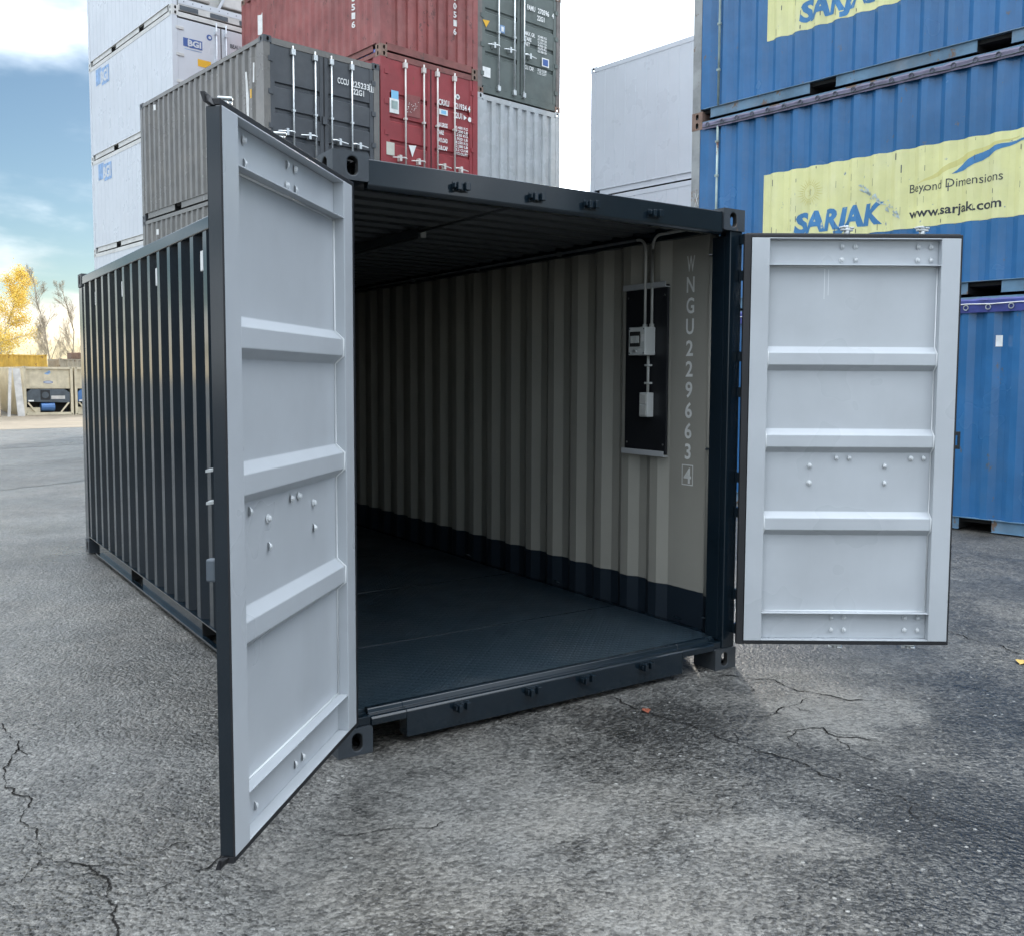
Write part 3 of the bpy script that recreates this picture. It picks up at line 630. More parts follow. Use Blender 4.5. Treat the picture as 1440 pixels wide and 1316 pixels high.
def main_door(hx, hy, ang, s, wd, label, bolts, z0=0.18, z1=2.43):
    Y = lambda n: s * n
    def bx(mb, u0, u1, n0, n1, za, zb, m=0):
        a, b = sorted((Y(n0), Y(n1)))
        if isinstance(m, dict):
            m = dict(m); 
            if s > 0: m['+y'], m['-y'] = m['+n'], m['-n']
            else: m['-y'], m['+y'] = m['+n'], m['-n']
        mb.box(u0, u1, a, b, za, zb, m)
    FR = {'+n': 0, '-n': 1, '+x': 0, '-x': 1, '+z': 1, '-z': 1}; FF = dict(FR); FF['+x'], FF['-x'] = 1, 0; RL = {'+n': 0, '-n': 1, '+x': 0, '-x': 0, '+z': 0, '-z': 0}
    mb = MB(); T = -0.050; a, b = 0.100, wd - 0.106
    bx(mb, 0, a, T, 0, z0, z1, FR); bx(mb, b, wd, T, 0, z0, z1, FF)
    zt, zb = z1 - 0.150, z0 + 0.160
    for (w0, w1, l0, l1, e0, e1) in ((zt + 0.006, z1 - 0.006, zt, zt + 0.006, z1 - 0.006, z1), (z0 + 0.006, zb - 0.006, zb - 0.006, zb, z0, z0 + 0.006)):
        bx(mb, a, b, T, T + 0.006, w0, w1, RL); bx(mb, a, b, T, -0.001, l0, l1, RL); bx(mb, a, b, T, -0.001, e0, e1, RL)
    # pressed panel with three ribs standing to the inside
    P = [(zt, -0.046)]
    for c in (1.835, 1.378, 0.912): P += [(c, -0.046), (c - 0.034, -0.010), (c - 0.100, -0.010), (c - 0.132, -0.046)]
    P.append((zb, -0.046))
    mb.sheet([(a, Y(n), z) for z, n in P], (b - a, 0, 0), 0); mb.sheet([(a, Y(n - 0.003), z) for z, n in P], (b - a, 0, 0), 1)
    D = mb.obj('door', [DGREY, NAVY], MAIN, fix=False, bevel=0.004); D.location = (hx, hy, 0); D.rotation_euler = (0, 0, ang); D['label'] = label
    for u in (a + 0.004, b - 0.004):
        mb = MB(); mb.tube([(u, Y(n + 0.003), z) for z, n in P], 0.004, 6); mb.obj('sealant_bead', CAULK, D, smooth=True)
    for zz in (zt - 0.003, zb + 0.003):
        mb = MB(); mb.tube([(a, Y(-0.043), zz), (b, Y(-0.043), zz)], 0.004, 6); mb.obj('sealant_bead', CAULK, D, smooth=True)
    # gasket all round
    mb = MB(); g0, g1 = -0.036, -0.006; mb_ = lambda *q: bx(mb, *q)
    mb_(-0.040, 0.0, g0, g1, z0 - 0.022, z1 + 0.020); (mb_(wd, wd + 0.012, g0, g1, z0 - 0.022, z1 + 0.020) if s < 0 else mb_(wd, wd + 0.003, -0.006, -0.0005, z0, z1)); mb_(0.0, wd, g0, g1, z1 + 0.001, z1 + 0.020); mb_(0.0, wd, g0, g1, z0 - 0.022, z0 - 0.001)
    # outer lips
    mb_(-0.020, wd + 0.012, g0 - 0.012, g0 - 0.004, z1 + 0.006, z1 + 0.030); mb_(-0.020, wd + 0.012, g0 - 0.012, g0 - 0.004, z0 - 0.032, z0 - 0.006)
    for zz, dd in (((z1 + 0.018, 1), (z0 - 0.020, -1)) if s > 0 else ()):
        mb.prism([(wd - 0.05, Y(-0.036), zz), (wd + 0.008, Y(-0.036), zz - dd * 0.02), (wd + 0.012, Y(-0.052), zz - dd * 0.01), (wd + 0.012, Y(-0.062), zz + dd * 0.020), (wd - 0.004, Y(-0.052), zz + dd * 0.010)], (0, Y(0.016), 0))
    mb.obj('gasket', RUBBER, D, bevel=0.003)
    for (u, z) in bolts:
        n = -0.044
        link('bolt', BOLTM, D, loc=(u, Y(n), z), rot=(R(-90) if s > 0 else R(90), 0, random.random()))
    # outside: locking bars with cams, handles, hinges
    for u in (0.545, 0.965):
        mb = MB(); mb.tube([(u, Y(-0.095), z0 - 0.03), (u, Y(-0.095), z1 + 0.03)], 0.017, 12); mb.obj('locking_bar', GALV, D, smooth=True)
        link('locking_cam', CAMM, D, loc=(u, Y(-0.085), z1 + 0.045), rot=(0, 0, R(20)), bevel=0.003); link('locking_cam', CAMM, D, loc=(u, Y(-0.085), z0 - 0.030), rot=(R(180), 0, R(-20)), bevel=0.003)
        for z in (0.5, 1.0, 1.62, 2.1):
            mb = MB(); bx(mb, u - 0.045, u + 0.045, -0.118, -0.0535, z - 0.02, z + 0.02); mb.obj('bar_bracket', GALV, D, bevel=0.004)
        mb = MB(); mb.tube([(u, Y(-0.118), 1.19), (u - 0.05, Y(-0.135), 1.19), (u - 0.36, Y(-0.115), 1.16)], 0.012, 8); mb.obj('lock_handle', GALV, D, smooth=True)
        mb = MB(); bx(mb, u - 0.40, u - 0.30, -0.13, -0.0535, 1.06, 1.12); mb.obj('handle_catch', GALV, D, bevel=0.004)
    for z in (1.365, 1.268):
        mb = MB(); mb.prism([(1.06, Y(-0.0505), z), (1.15, Y(-0.0505), z), (1.148, Y(-0.078), z - 0.004), (1.10, Y(-0.088), z - 0.004)], (0, 0, 0.008)); mb.obj('lock_plate', GALV, D)
    mb = MB(); bx(mb, wd - 0.035, wd - 0.005, -0.082, -0.0505, 1.03, 1.10); mb.obj('handle_retainer', UNITD, D, bevel=0.006)
    for z in (2.33, 1.68, 1.0, 0.33):
        mb = MB(); bx(mb, -0.012, 0.07, -0.062, -0.0505, z - 0.05, z + 0.05); mb.tube([(-0.02, Y(-0.052), z - 0.07), (-0.02, Y(-0.052), z + 0.07)], 0.014, 10); mb.obj('hinge', NAVY, D, bevel=0.003)
    return D
RB = [(u, z) for z in (2.387, 2.315) for u in (0.508, 0.583, 0.928, 1.000)] + [(u, 1.215) for u in (0.508, 0.580, 0.929, 0.998)] + [(u, z) for z in (1.171, 1.075) for u in (0.360, 0.782)] + [(u, z) for z in (0.306, 0.234) for u in (0.507, 0.580, 0.925, 0.998)]
DR = main_door(2.402, -0.091, -0.610, -1, 1.150, 'right hand open door, pale grey inside with three ribs', RB)
DL = main_door(0.047, -0.088, -2.309, 1, 1.158, 'left hand open door swung towards the viewer, dark edge', RB)
mb = MB()
for q in (( 1.158, 1.205, 1.268, 1.290), (1.158, 1.205, 1.345, 1.367), (1.190, 1.205, 1.290, 1.345), (1.158, 1.168, 1.290, 1.345)): mb.box(q[0], q[1], 0.045, 0.053, q[2], q[3])
mb.obj('door_retainer', NAVY, DR, bevel=0.002)
for u0, z0_, z1_ in ((0.415, 2.10, 2.265), (0.437, 2.12, 2.262)):
    mb = MB(); mb.quad((u0, 0.0455, z0_), (u0 + 0.003, 0.0455, z0_), (u0 + 0.0035, 0.0455, z1_), (u0, 0.0455, z1_)); mb.obj('paint_run', CAULK, DR, fix=False)
for sx in (0, 1):
    X = (lambda a: a) if sx == 0 else (lambda a: W - a)
    for z in (2.33, 1.68, 1.0, 0.33):
        for dz in (-0.10, 0.10):
            mb = MB(); a, b = sorted((X(-0.016), X(0.030))); mb.box(a, b, -0.062, 0.009, z + dz - 0.028, z + dz + 0.028); mb.obj('hinge_lug', NAVY, MAIN, bevel=0.004)

# ------------------------------------------------------------------ electrical fittings on the inner wall
XW = W - 0.0505            # inner face of the inward folds
EB = thing('electrical_board', 'black electrical board with fuse box and socket on the inner wall', 'electrical board', (XW, 0.745, 1.19))
def ebx(name, x0, x1, y0, y1, z0, z1, m_, bevel=0.002, parent=None): mb = MB(); mb.box(x0, x1, y0, y1, z0, z1); return mb.obj(name, m_, parent or EB, bevel=bevel)
ebx('backing_panel', -0.016, -0.001, -0.195, 0.195, 0.0, 1.035, BLACK)
for z in (-0.012, 1.017): 
    mb = MB(); mb.box(-0.040, 0.0, -0.200, 0.200, z, z + 0.006); mb.box(-0.040, -0.036, -0.200, 0.200, z + 0.006, z + 0.034); mb.obj('mounting_rail', ALU, EB, bevel=0.001)
fb = ebx('fuse_box', -0.103, -0.016, -0.090, 0.066, 0.607, 0.780, PLASTIC, 0.006)
ebx('fuse_window', -0.109, -0.1035, -0.050, 0.048, 0.660, 0.752, SMOKED, 0.002, fb)
for k in range(5): ebx('breaker', -0.112, -0.1092, -0.042 + k * 0.0165, -0.028 + k * 0.0165, 0.682, 0.726, PLASTIC, 0.001, fb)
ebx('latch', -0.111, -0.1035, -0.015, 0.020, 0.628, 0.640, GALV, 0.001, fb)
so = ebx('socket', -0.068, -0.016, -0.080, -0.005, 0.228, 0.378, PLASTIC, 0.004)
for z in (0.236, 0.308): ebx('socket_lid', -0.074, -0.0685, -0.073, -0.012, z, z + 0.060, PVC, 0.003, so)
mb = MB(); mb.tube([(-0.034, -0.045, 0.378), (-0.034, -0.045, 0.607)], 0.009, 10); mb.obj('conduit', PVC, EB, smooth=True)
for z in (0.43, 0.54): ebx('conduit_clip', -0.048, -0.016, -0.066, -0.024, z, z + 0.013, PLASTIC, 0.003)
def arc(p, q, c, n=6):
    P = []
    for k in range(n + 1):
        t = k / n; P.append(tuple((1 - t) ** 2 * a + 2 * t * (1 - t) * b_ + t * t * d for a, b_, d in zip(p, c, q)))
    return P
mb = MB(); mb.tube([(-0.034, -0.010, 0.780), (-0.034, -0.010, 1.24)] + arc((-0.034, -0.010, 1.24), (-0.034, 0.075, 1.325), (-0.034, -0.010, 1.325)), 0.009, 10); mb.obj('conduit', PVC, EB, smooth=True)
mb = MB(); mb.tube([(-0.034, 0.075, 1.325), (-0.034, 4.6, 1.325)], 0.009, 10); mb.obj('conduit', CEIL, EB, smooth=True)  # far run of the same conduit, coloured dark so it looks dim
mb = MB(); mb.tube([(-0.034, -0.072, 0.780), (-0.034, -0.072, 1.25)] + arc((-0.034, -0.072, 1.25), (-0.034, -0.145, 1.335), (-0.034, -0.072, 1.335)) + [(-0.034, -0.62, 1.335)], 0.009, 10); mb.obj('conduit', PVC, EB, smooth=True)
for y in (0.9, 2.0, 3.1): ebx('conduit_clip', -0.05, 0.0, y, y + 0.014, 1.309, 1.34, CEIL, 0.002)
for y, z in ((-0.078, 0.620), (0.054, 0.620), (-0.078, 0.768), (0.054, 0.768)):
    mb = MB(); mb.tube([(-0.1055, y, z), (-0.103, y, z)], 0.005, 8); mb.obj('screw', UNITD, fb)
for y in (-0.010, -0.072):
    mb = MB(); mb.tube([(-0.034, y, 0.780), (-0.034, y, 0.800)], 0.015, 8); mb.obj('cable_gland', PVC, fb)
ebx('rating_label', -0.1045, -0.1032, -0.082, -0.056, 0.69, 0.735, WHITEP, 0, fb)
for y in (-0.17, 0.17):
    for z in (0.06, 0.97):
        mb = MB(); mb.tube([(-0.019, y, z), (-0.016, y, z)], 0.006, 8); mb.obj('screw', GALV, EB)
CL = thing('ceiling_lamp', 'long dark batten lamp fixed under the ceiling inside the open container', 'lamp', (1.13, 1.35, 2.545))
ebx('housing', -0.03, 0.03, 0.0, 1.25, -0.05, -0.002, UNITD, 0.008, CL)
ebx('diffuser', -0.022, 0.022, 0.02, 1.23, -0.066, -0.0505, CEIL, 0.006, CL)
ebx('end_cap', -0.018, 0.018, -0.012, 0.0, -0.062, -0.02, PLASTIC, 0.004, CL)
mb = MB(); mb.tube([(-0.03, -1.15, -0.03), (-0.03, 0.0, -0.03)], 0.009, 8); mb.obj('cable_conduit', CEIL, CL, smooth=True)

# scattered grit on the asphalt
random.seed(5); gv = MB()
for k in range(420):
    x = random.uniform(-2.6, 4.6); y = random.uniform(-2.6, 1.6) if random.random() < 0.8 else random.uniform(1.6, 8)
    if -0.05 < x < 2.5 and y > -0.02: continue
    r_ = random.uniform(0.0025, 0.0065) * (1.5 if random.random() < 0.08 else 1); a0 = random.uniform(0, 6.28)
    ring_ = [(x + r_ * random.uniform(.7, 1.3) * math.cos(a0 + q * 1.2566), y + r_ * random.uniform(.7, 1.3) * math.sin(a0 + q * 1.2566), 0.0) for q in range(5)]
    top = (x, y, r_ * random.uniform(0.7, 1.2))
    for q in range(5): gv.poly([ring_[q], ring_[(q + 1) % 5], top])
gv.obj('grit', mat('pale grit', (0.20, 0.19, 0.175), 0.8, var=0.6, var_scale=40), fix=True, kind='stuff')

# ------------------------------------------------------------------ stacked containers behind
TH = R(7.5)
CL_, SL_ = math.cos(TH), math.sin(TH)
def at_row(O, a, b): return (O[0] + a * CL_ - b * SL_, O[1] + a * SL_ + b * CL_)     # a along the end, b along the length
_wall_cache = {}
def closed_door(root, x0, x1, z0, z1, pm, bars, hand_z, hinge_left, bm_=GALV, seal=RUBBER):
    mb = MB(); y = 0.012; a, b = x0 + 0.085, x1 - 0.085
    mb.box(x0, a, y, y + 0.05, z0, z1); mb.box(b, x1, y, y + 0.05, z0, z1)
    P = [(z0, 0.002)]
    for c in (0.80, 1.25, 1.71): P += [(c, 0.002), (c + 0.03, 0.036), (c + 0.085, 0.036), (c + 0.105, 0.002)]
    P += [(z1, 0.002)]
    mb.sheet([(a, y + d + 0.006, z) for z, d in P], (b - a, 0, 0))
    D = mb.obj('door', pm, root, fix=False)
    hx = x0 if hinge_left else x1
    for z in (0.42, 1.02, 1.62, 2.20):
        m2 = MB(); m2.box(hx - 0.045, hx + 0.045, y - 0.018, y - 0.001, z - 0.045, z + 0.045); m2.obj('hinge', pm, D)
    for k, u in enumerate(bars):
        m2 = MB(); m2.tube([(u, y - 0.045, 0.10), (u, y - 0.045, HT - 0.09)], 0.017, 8); m2.obj('locking_bar', bm_, D, smooth=True)
        for z in (0.17, HT - 0.20, 1.35):
            m2 = MB(); m2.box(u - 0.04, u + 0.04, y - 0.068, y - 0.001, z - 0.05, z + 0.05) if z != 1.35 else m2.box(u - 0.03, u + 0.03, y - 0.066, y - 0.001, z - 0.02, z + 0.02); m2.obj('bar_bracket', bm_, D)
        sgn = (-1 if k == 0 else 1) if hinge_left else (1 if k else 1)
        if hinge_left: sgn = -1
        else: sgn = 1
        m2 = MB(); m2.tube([(u, y - 0.07, hand_z), (u + sgn * 0.06, y - 0.085, hand_z + 0.01), (u + sgn * 0.33, y - 0.075, hand_z - 0.02)], [0.020, 0.016, 0.012], 8); m2.box(u + sgn * 0.15 - 0.025, u + sgn * 0.15 + 0.025, y - 0.10, y - 0.001, hand_z - 0.07, hand_z + 0.05); m2.obj('lock_handle', bm_, D)
    m2 = MB(); e = x1 if hinge_left else x0; m2.box(e - 0.008, e + 0.008, y - 0.004, y + 0.02, z0, z1); m2.obj('gasket', seal, D)
    return D

def container(name, label, O, z0, L=LEN, H=HT, paint=None, rail=None, post=None, cast='grey', castm=None, end='door', door_paint=None, corr_side=True, group=None, bars_m=None, hand_z=0.95, rbars=(1.36, 1.80), simple=False, roof=True, dep=0.036, cat='container', rz=TH):
    rail = rail or paint; post = post or rail; castm = castm or post
    root = thing(name, label, cat, (O[0], O[1], z0), rz, group)
    castings(root, W, L, H, castm, cast)
    if corr_side: sp = corr(0.14, L - 0.14, dep=dep)
    else: sp = corr(0.14, L - 0.14, 0.305, 0.285, 0.007, 0.006)
    info = {'sp': sp, 'd': dfun(sp), 'H': H, 'L': L}
    zt = H - 0.10 if corr_side else H - 0.12
    for sx in (0, 1):
        mb = MB(); f = (lambda d: 0.010 + d) if sx == 0 else (lambda d: W - 0.010 - d)
        mb.sheet([(f(d), s, 0.155) for s, d in sp], (0, 0, zt - 0.155)); mb.obj('side_wall', paint, root, fix=False)
        X = (lambda a: a) if sx == 0 else (lambda a: W - a)
        def bx(mb, x0, x1, *r): a, b = sorted((X(x0), X(x1))); mb.box(a, b, *r)
        mb = MB(); bx(mb, 0.004, 0.06, 0.178, L - 0.178, zt, H - 0.02); mb.obj('top_side_rail', rail, root)
        mb = MB(); bx(mb, 0.002, 0.06, 0.178, L - 0.178, 0.147, 0.155)
        c = L / 2; segs = ((0.3, c - 1.205), (c - 0.845, c + 0.845), (c + 1.205, L - 0.3)) if not simple else ((0.3, L - 0.3),)
        for y0, y1 in segs: bx(mb, 0.022, 0.030, y0, y1, 0.022, 0.147); bx(mb, 0.006, 0.030, y0, y1, 0.016, 0.022)
        mb.obj('bottom_side_rail', rail, root)
        for y0, y1 in ((0.004, 0.14), (L - 0.14, L - 0.004)):
            mb = MB(); bx(mb, 0.003, 0.13, y0, y1, 0.118, H - 0.118); mb.obj('corner_post', post, root)
    if not simple:
        for y0 in (L / 2 - 1.205, L / 2 + 0.845):
            mb = MB(); mb.box(0.035, W - 0.035, y0 - 0.006, y0, 0.02, 0.14); mb.box(0.035, W - 0.035, y0 + 0.36, y0 + 0.366, 0.02, 0.14); mb.obj('forklift_pocket', DARK, root)
    mb = MB(); mb.box(0.06, W - 0.06, 0.1, L - 0.1, 0.10, 0.146); mb.obj('underframe', DARK, root)
    if roof:
        rp = corr(0.15, L - 0.15, 0.209, 0.091, 0.0135, 0.02); mb = MB(); mb.sheet([(0.04, s, H - 0.024 - d) for s, d in rp], (W - 0.08, 0, 0)); mb.obj('roof', paint, root, fix=False)
    for y0, y1 in ((0.010, 0.06), (L - 0.06, L - 0.010)):
        mb = MB(); mb.box(0.163, W - 0.163, y0, y1, H - 0.13, H - 0.02); mb.obj('end_top_rail', rail, root)
        mb = MB(); mb.box(0.163, W - 0.163, y0, y1, 0.02, 0.16); mb.obj('end_bottom_rail', rail, root)
    ep = corr(0.13, W - 0.13, 0.25, 0.11, 0.018, 0.045)
    info['ep'] = ep; info['ed'] = dfun(ep)
    def endw(y, sg):
        mb = MB(); mb.sheet([(s, y + sg * d, 0.16) for s, d in ep], (0, 0, H - 0.29)); mb.obj('end_wall', paint, root, fix=False)
    endw(L - 0.012, -1)
    if end == 'wall': endw(0.012, 1)
    elif end == 'door':
        dp = door_paint or paint
        closed_door(root, 0.135, 1.214, 0.165, H - 0.135, dp, (0.57, 1.02), hand_z, True, bars_m or GALV)
        closed_door(root, 1.224, W - 0.135, 0.165, H - 0.135, dp, rbars, hand_z, False, bars_m or GALV)
    root_info[root.name] = info
    return root
root_info = {}
EX, EZ = (1, 0, 0), (0, 0, 1)
def end_text(root, txt, a, b, w, h, m_=WHITEP, bold=0.012, eps=0.005, y=0.012, name='lettering', **k):
    return decal(name, root, txt, EX, EZ, (0, y, 0), a, b, w=w, h=h, material=m_, bold=bold + 0.014, eps=eps, **k)
def end_poly(root, polys, m_, y=0.012, eps=0.004, name='label_sticker'):
    return decal(name, root, None, EX, EZ, (0, y, 0), 0, 0, polys=polys, material=m_, eps=eps)
def side_dec(root, txt, s_left, b, w, h, m_, name='lettering', bold=0.0, shear=0.0, polys=None, eps=0.003):
    """on the left side; s measured from near end, text runs towards smaller s"""
    inf = root_info[root.name]; d = inf['d']; Lr = inf['L']
    br = [-s for s, _ in inf['sp']]
    return decal(name, root, txt, (0, -1, 0), EZ, (0.010, 0, 0), -s_left, b, w=w, h=h, depth=lambda a: d(-a), breaks=br, material=m_, bold=bold, shear=shear, polys=[[(-p[0], p[1]) for p in P] for P in polys] if polys else None, eps=eps)

G = (4.324, 13.433)
h = HT
# grey stack
g2 = container('shipping_container', 'grey container with charcoal doors marked CCCU 225233, top of its stack', G, 2 * h, paint=MIDG, door_paint=DKG, rail=MIDG, castm=DKG, cast='dkg', group='stacked containers')
g1 = container('shipping_container', 'grey container directly beneath the one with charcoal doors', G, h, paint=MIDG, door_paint=DKG, castm=DKG, cast='dkg', group='stacked containers', simple=True)
g0 = container('shipping_container', 'grey container at the bottom of the charcoal door stack', G, 0.0, paint=MIDG, door_paint=DKG, castm=DKG, cast='dkg', group='stacked containers', simple=True)
for g in (g2,):
    for t_, a, b, w in (('CCCU', 1.50, 2.045, 0.24), ('225233', 1.80, 2.045, 0.40), ('22G1', 1.84, 1.905, 0.24)): end_text(g, t_, a, b, w, 0.11, eps=0.02)
    end_text(g, '1', 2.245, 2.045, 0.03, 0.11, eps=0.006)
    end_poly(g, [rect(2.21, 2.222, 2.025, 2.18), rect(2.30, 2.312, 2.025, 2.18), rect(2.222, 2.30, 2.168, 2.18), rect(2.222, 2.30, 2.025, 2.037)], WHITEP, eps=0.0055, name='number_box')
    mb = MB(); mb.box(1.17, 1.26, -0.03, 0.005, 1.22, 1.36); mb.obj('lock_box', DKG, g)
    side_dec(g, None, 0, 0, 0, 0, LYEL, 'label_sticker', polys=[rect(0.50, 0.56, 1.58, 1.74)])
    side_dec(g, None, 0, 0, 0, 0, WHITEP, 'chalk_streak', polys=[[(0.74, 1.25), (0.70, 1.25), (0.69, 1.6), (0.73, 2.1), (0.76, 2.1), (0.75, 1.6)], [(0.47, 1.85), (0.44, 1.85), (0.43, 2.2), (0.46, 2.2)]])
    side_dec(g, None, 0, 0, 0, 0, WHITEP, 'side_vent', polys=[rect(5.18, 5.26, 2.30, 2.42)])
side_dec(g1, None, 0, 0, 0, 0, WHITEP, 'side_vent', polys=[rect(5.18, 5.26, 2.20, 2.32)])

# red stack (one high container low down lifts it)
C0 = at_row(G, 2.46, 0.0); zr = 2 * h + 0.305
r2 = container('open_top_container', 'bright red open top container with doors marked CRXU 721934', C0, zr, paint=RED, rail=REDFR, post=RED, castm=RUSTC, cast='rust', group='stacked containers', hand_z=0.56, bars_m=mat('pale locking bar', (0.60, 0.56, 0.52), 0.5, var=0.15), roof=False)
mb = MB()
for k in range(24):
    y0 = 0.2 + k * 0.236; mb.tube([(0.10 + random.uniform(-.04, .04), y0, h - 0.02), (0.08, y0 + 0.12, h + 0.03 + random.uniform(-.01, .03)), (0.10, y0 + 0.236, h - 0.02)], 0.05, 6)
mb.box(0.1, W - 0.1, 0.2, LEN - 0.2, h - 0.06, h - 0.03)
mb.obj('tarpaulin', mat('crumpled light blue tarpaulin', (0.16, 0.20, 0.48), 0.5, var=0.4, var_scale=9, bump=0.6, bump_scale=14), r2, kind=None)
for t_, a, b, w, hh in (('CRXU', 1.40, 1.80, 0.27, 0.12), ('721934', 1.79, 1.80, 0.34, 0.12), ('22U1', 1.79, 1.61, 0.22, 0.12)): end_text(r2, t_, a, b, w, hh, eps=0.02)
end_text(r2, '4', 2.16, 1.80, 0.07, 0.12, eps=0.02)
end_poly(r2, [rect(1.42, 1.64, 1.61, 1.72)], WHITEP, eps=0.012); end_poly(r2, [rect(1.47, 1.60, 1.63, 1.70)], LBLUE, eps=0.015)
end_poly(r2, [circ(1.90, 2.05, 0.055)], WHITEP, eps=0.012); end_poly(r2, [circ(1.90, 2.05, 0.024)], UNITD, eps=0.015)
end_poly(r2, [[(2.06, 1.60), (2.14, 1.66), (2.05, 1.71)], circ(2.22, 1.64, 0.05)], WHITEP, eps=0.012)
for k, t_ in enumerate(('MAX.GROSS', 'TARE', 'PAYLOAD', 'CUB.CAP')): end_text(r2, t_, 1.37, 1.36 - k * 0.155, 0.26 if k != 1 else 0.16, 0.085, eps=0.02, bold=0.02)
for k, t_ in enumerate(('30.480 KG', '67.200 LB', '2.230 KG', '4.920 LB', '28.250 KG', '62.280 LB', '33.2 CU.M', '1.172 CU.FT')): end_text(r2, t_, 1.80, 1.395 - k * 0.076, 0.36, 0.055, eps=0.02, bold=0.01)
end_poly(r2, [rect(0.25, 0.42, 1.70, 1.86)], LBLUE, eps=0.012); end_poly(r2, [rect(0.21, 0.43, 1.42, 1.70)], WHITEP, eps=0.012); end_poly(r2, [rect(0.25, 0.40, 1.50, 1.66)], PIPE, eps=0.015)
end_poly(r2, [rect(0.13, 0.32, 0.59, 0.84)], mat('grey label', (0.50, 0.49, 0.42), 0.6, var=0.15), eps=0.012); end_poly(r2, [[(0.655, 0.85), (0.745, 0.63), (0.84, 0.87)]], WHITEP, eps=0.02)
end_poly(r2, [circ(0.62 + 0.3 * random.random(), 1.50 + 0.26 * random.random(), 0.008, 6) for k in range(26)], WHITEP, eps=0.012)
mb = MB(); mb.box(0.60, 0.95, 0.006, 0.0165, 1.43, 1.86); mb.obj('scuffed_plate', OLDRED, r2)
r3 = container('shipping_container', 'faded oxide red container with a white 1 on its side, overhanging the stack', C0, zr + h, paint=OLDRED, rail=REDFR, post=OLDRED, castm=RUSTC, cast='rust', group='stacked containers', end='wall')
side_dec(r3, '1', 5.22, 1.62, 0.24, 0.42, WHITEP, bold=0.05)
inf = root_info[r3.name]
for k, ch in enumerate('00516'):
    z_ = 1.36 - k * 0.172
    side_dec(r3, ch, 1.06, z_, 0.08, 0.125, WHITEP, bold=0.03)
    decal('lettering', r3, ch, EX, EZ, (0, 0.012, 0), 1.83, z_ + 0.06, w=0.075, h=0.125, depth=lambda a: inf['ed'](a), breaks=[s for s, _ in inf['ep']], material=WHITEP, bold=0.03)
container('shipping_container', 'red container hidden under the bright red open top one', C0, h, H=2.896, paint=RED, castm=RUSTC, cast='rust', group='stacked containers', simple=True)
container('shipping_container', 'red container at the foot of the red stack', C0, 0, paint=OLDRED, castm=RUSTC, cast='rust', group='stacked containers', simple=True)

# silver stack with the green container on top
S0 = at_row(G, 4.925, 0.05)
s2 = container('shipping_container', 'silver grey container with a corrugated blind end, under the green one', S0, 2 * h, paint=SILVER, castm=SILVER, cast='silver', group='stacked containers', end='wall')
s3 = container('shipping_container', 'grey green container with doors marked FAMU 270596, top of its stack', S0, 3 * h, paint=GREEN, rail=GREEN, post=mat('brown grey post', (0.16, 0.14, 0.13), 0.5, var=0.2, rust=0.4), castm=RUSTC, cast='rust', group='stacked containers', hand_z=1.05, rbars=(1.30,))
for t_, a, b, w in (('FAMU', 1.40, 2.06, 0.24), ('270596', 1.72, 2.06, 0.34), ('22G1', 1.70, 1.90, 0.22)): end_text(s3, t_, a, b, w, 0.11, eps=0.02)
end_text(s3, '4', 2.15, 2.06, 0.06, 0.11, eps=0.02)
for k, t_ in enumerate(('MAX. GR.', 'TARE', 'NET')): end_text(s3, t_, 1.34, 1.50 - k * 0.115, (0.30, 0.19, 0.15)[k], 0.085, eps=0.02)
for k, t_ in enumerate(('30.480 KG', '67.200 LB', '2.230 KG', '4.920 LB', '28.250 KG', '62.280 LB')): end_text(s3, t_, 1.72, 1.535 - k * 0.065, 0.27, 0.048, eps=0.02)
end_text(s3, 'CU. CAP.', 1.34, 0.76, 0.27, 0.09, eps=0.02); end_text(s3, '33.2 CU.M', 1.72, 0.80, 0.27, 0.055, eps=0.02); end_text(s3, '1.172 CU.FT', 1.72, 0.73, 0.27, 0.055, eps=0.02)
end_poly(s3, [[(0.14, 1.53), (0.24, 1.385), (0.34, 1.545)]], LYEL, eps=0.012); end_poly(s3, [rect(0.63, 0.76, 1.38, 1.54)], LOGOF, eps=0.012); end_poly(s3, [rect(0.66, 0.73, 1.41, 1.51)], WHITEP, eps=0.015)
end_poly(s3, [rect(0.145, 0.36, 0.35, 0.56)], WHITEP, eps=0.012); end_poly(s3, [rect(1.85, 2.07, 0.93, 1.12)], WHITEP, eps=0.02); end_poly(s3, [rect(1.88, 2.04, 0.955, 1.095)], LOGOB, eps=0.023)
container('shipping_container', 'silver container hidden below the corrugated silver one', S0, h, paint=SILVER, castm=SILVER, cast='silver', group='stacked containers', simple=True, end='wall')
container('shipping_container', 'silver container at the foot of the silver stack', S0, 0, paint=SILVER, castm=SILVER, cast='silver', group='stacked containers', simple=True, end='wall')

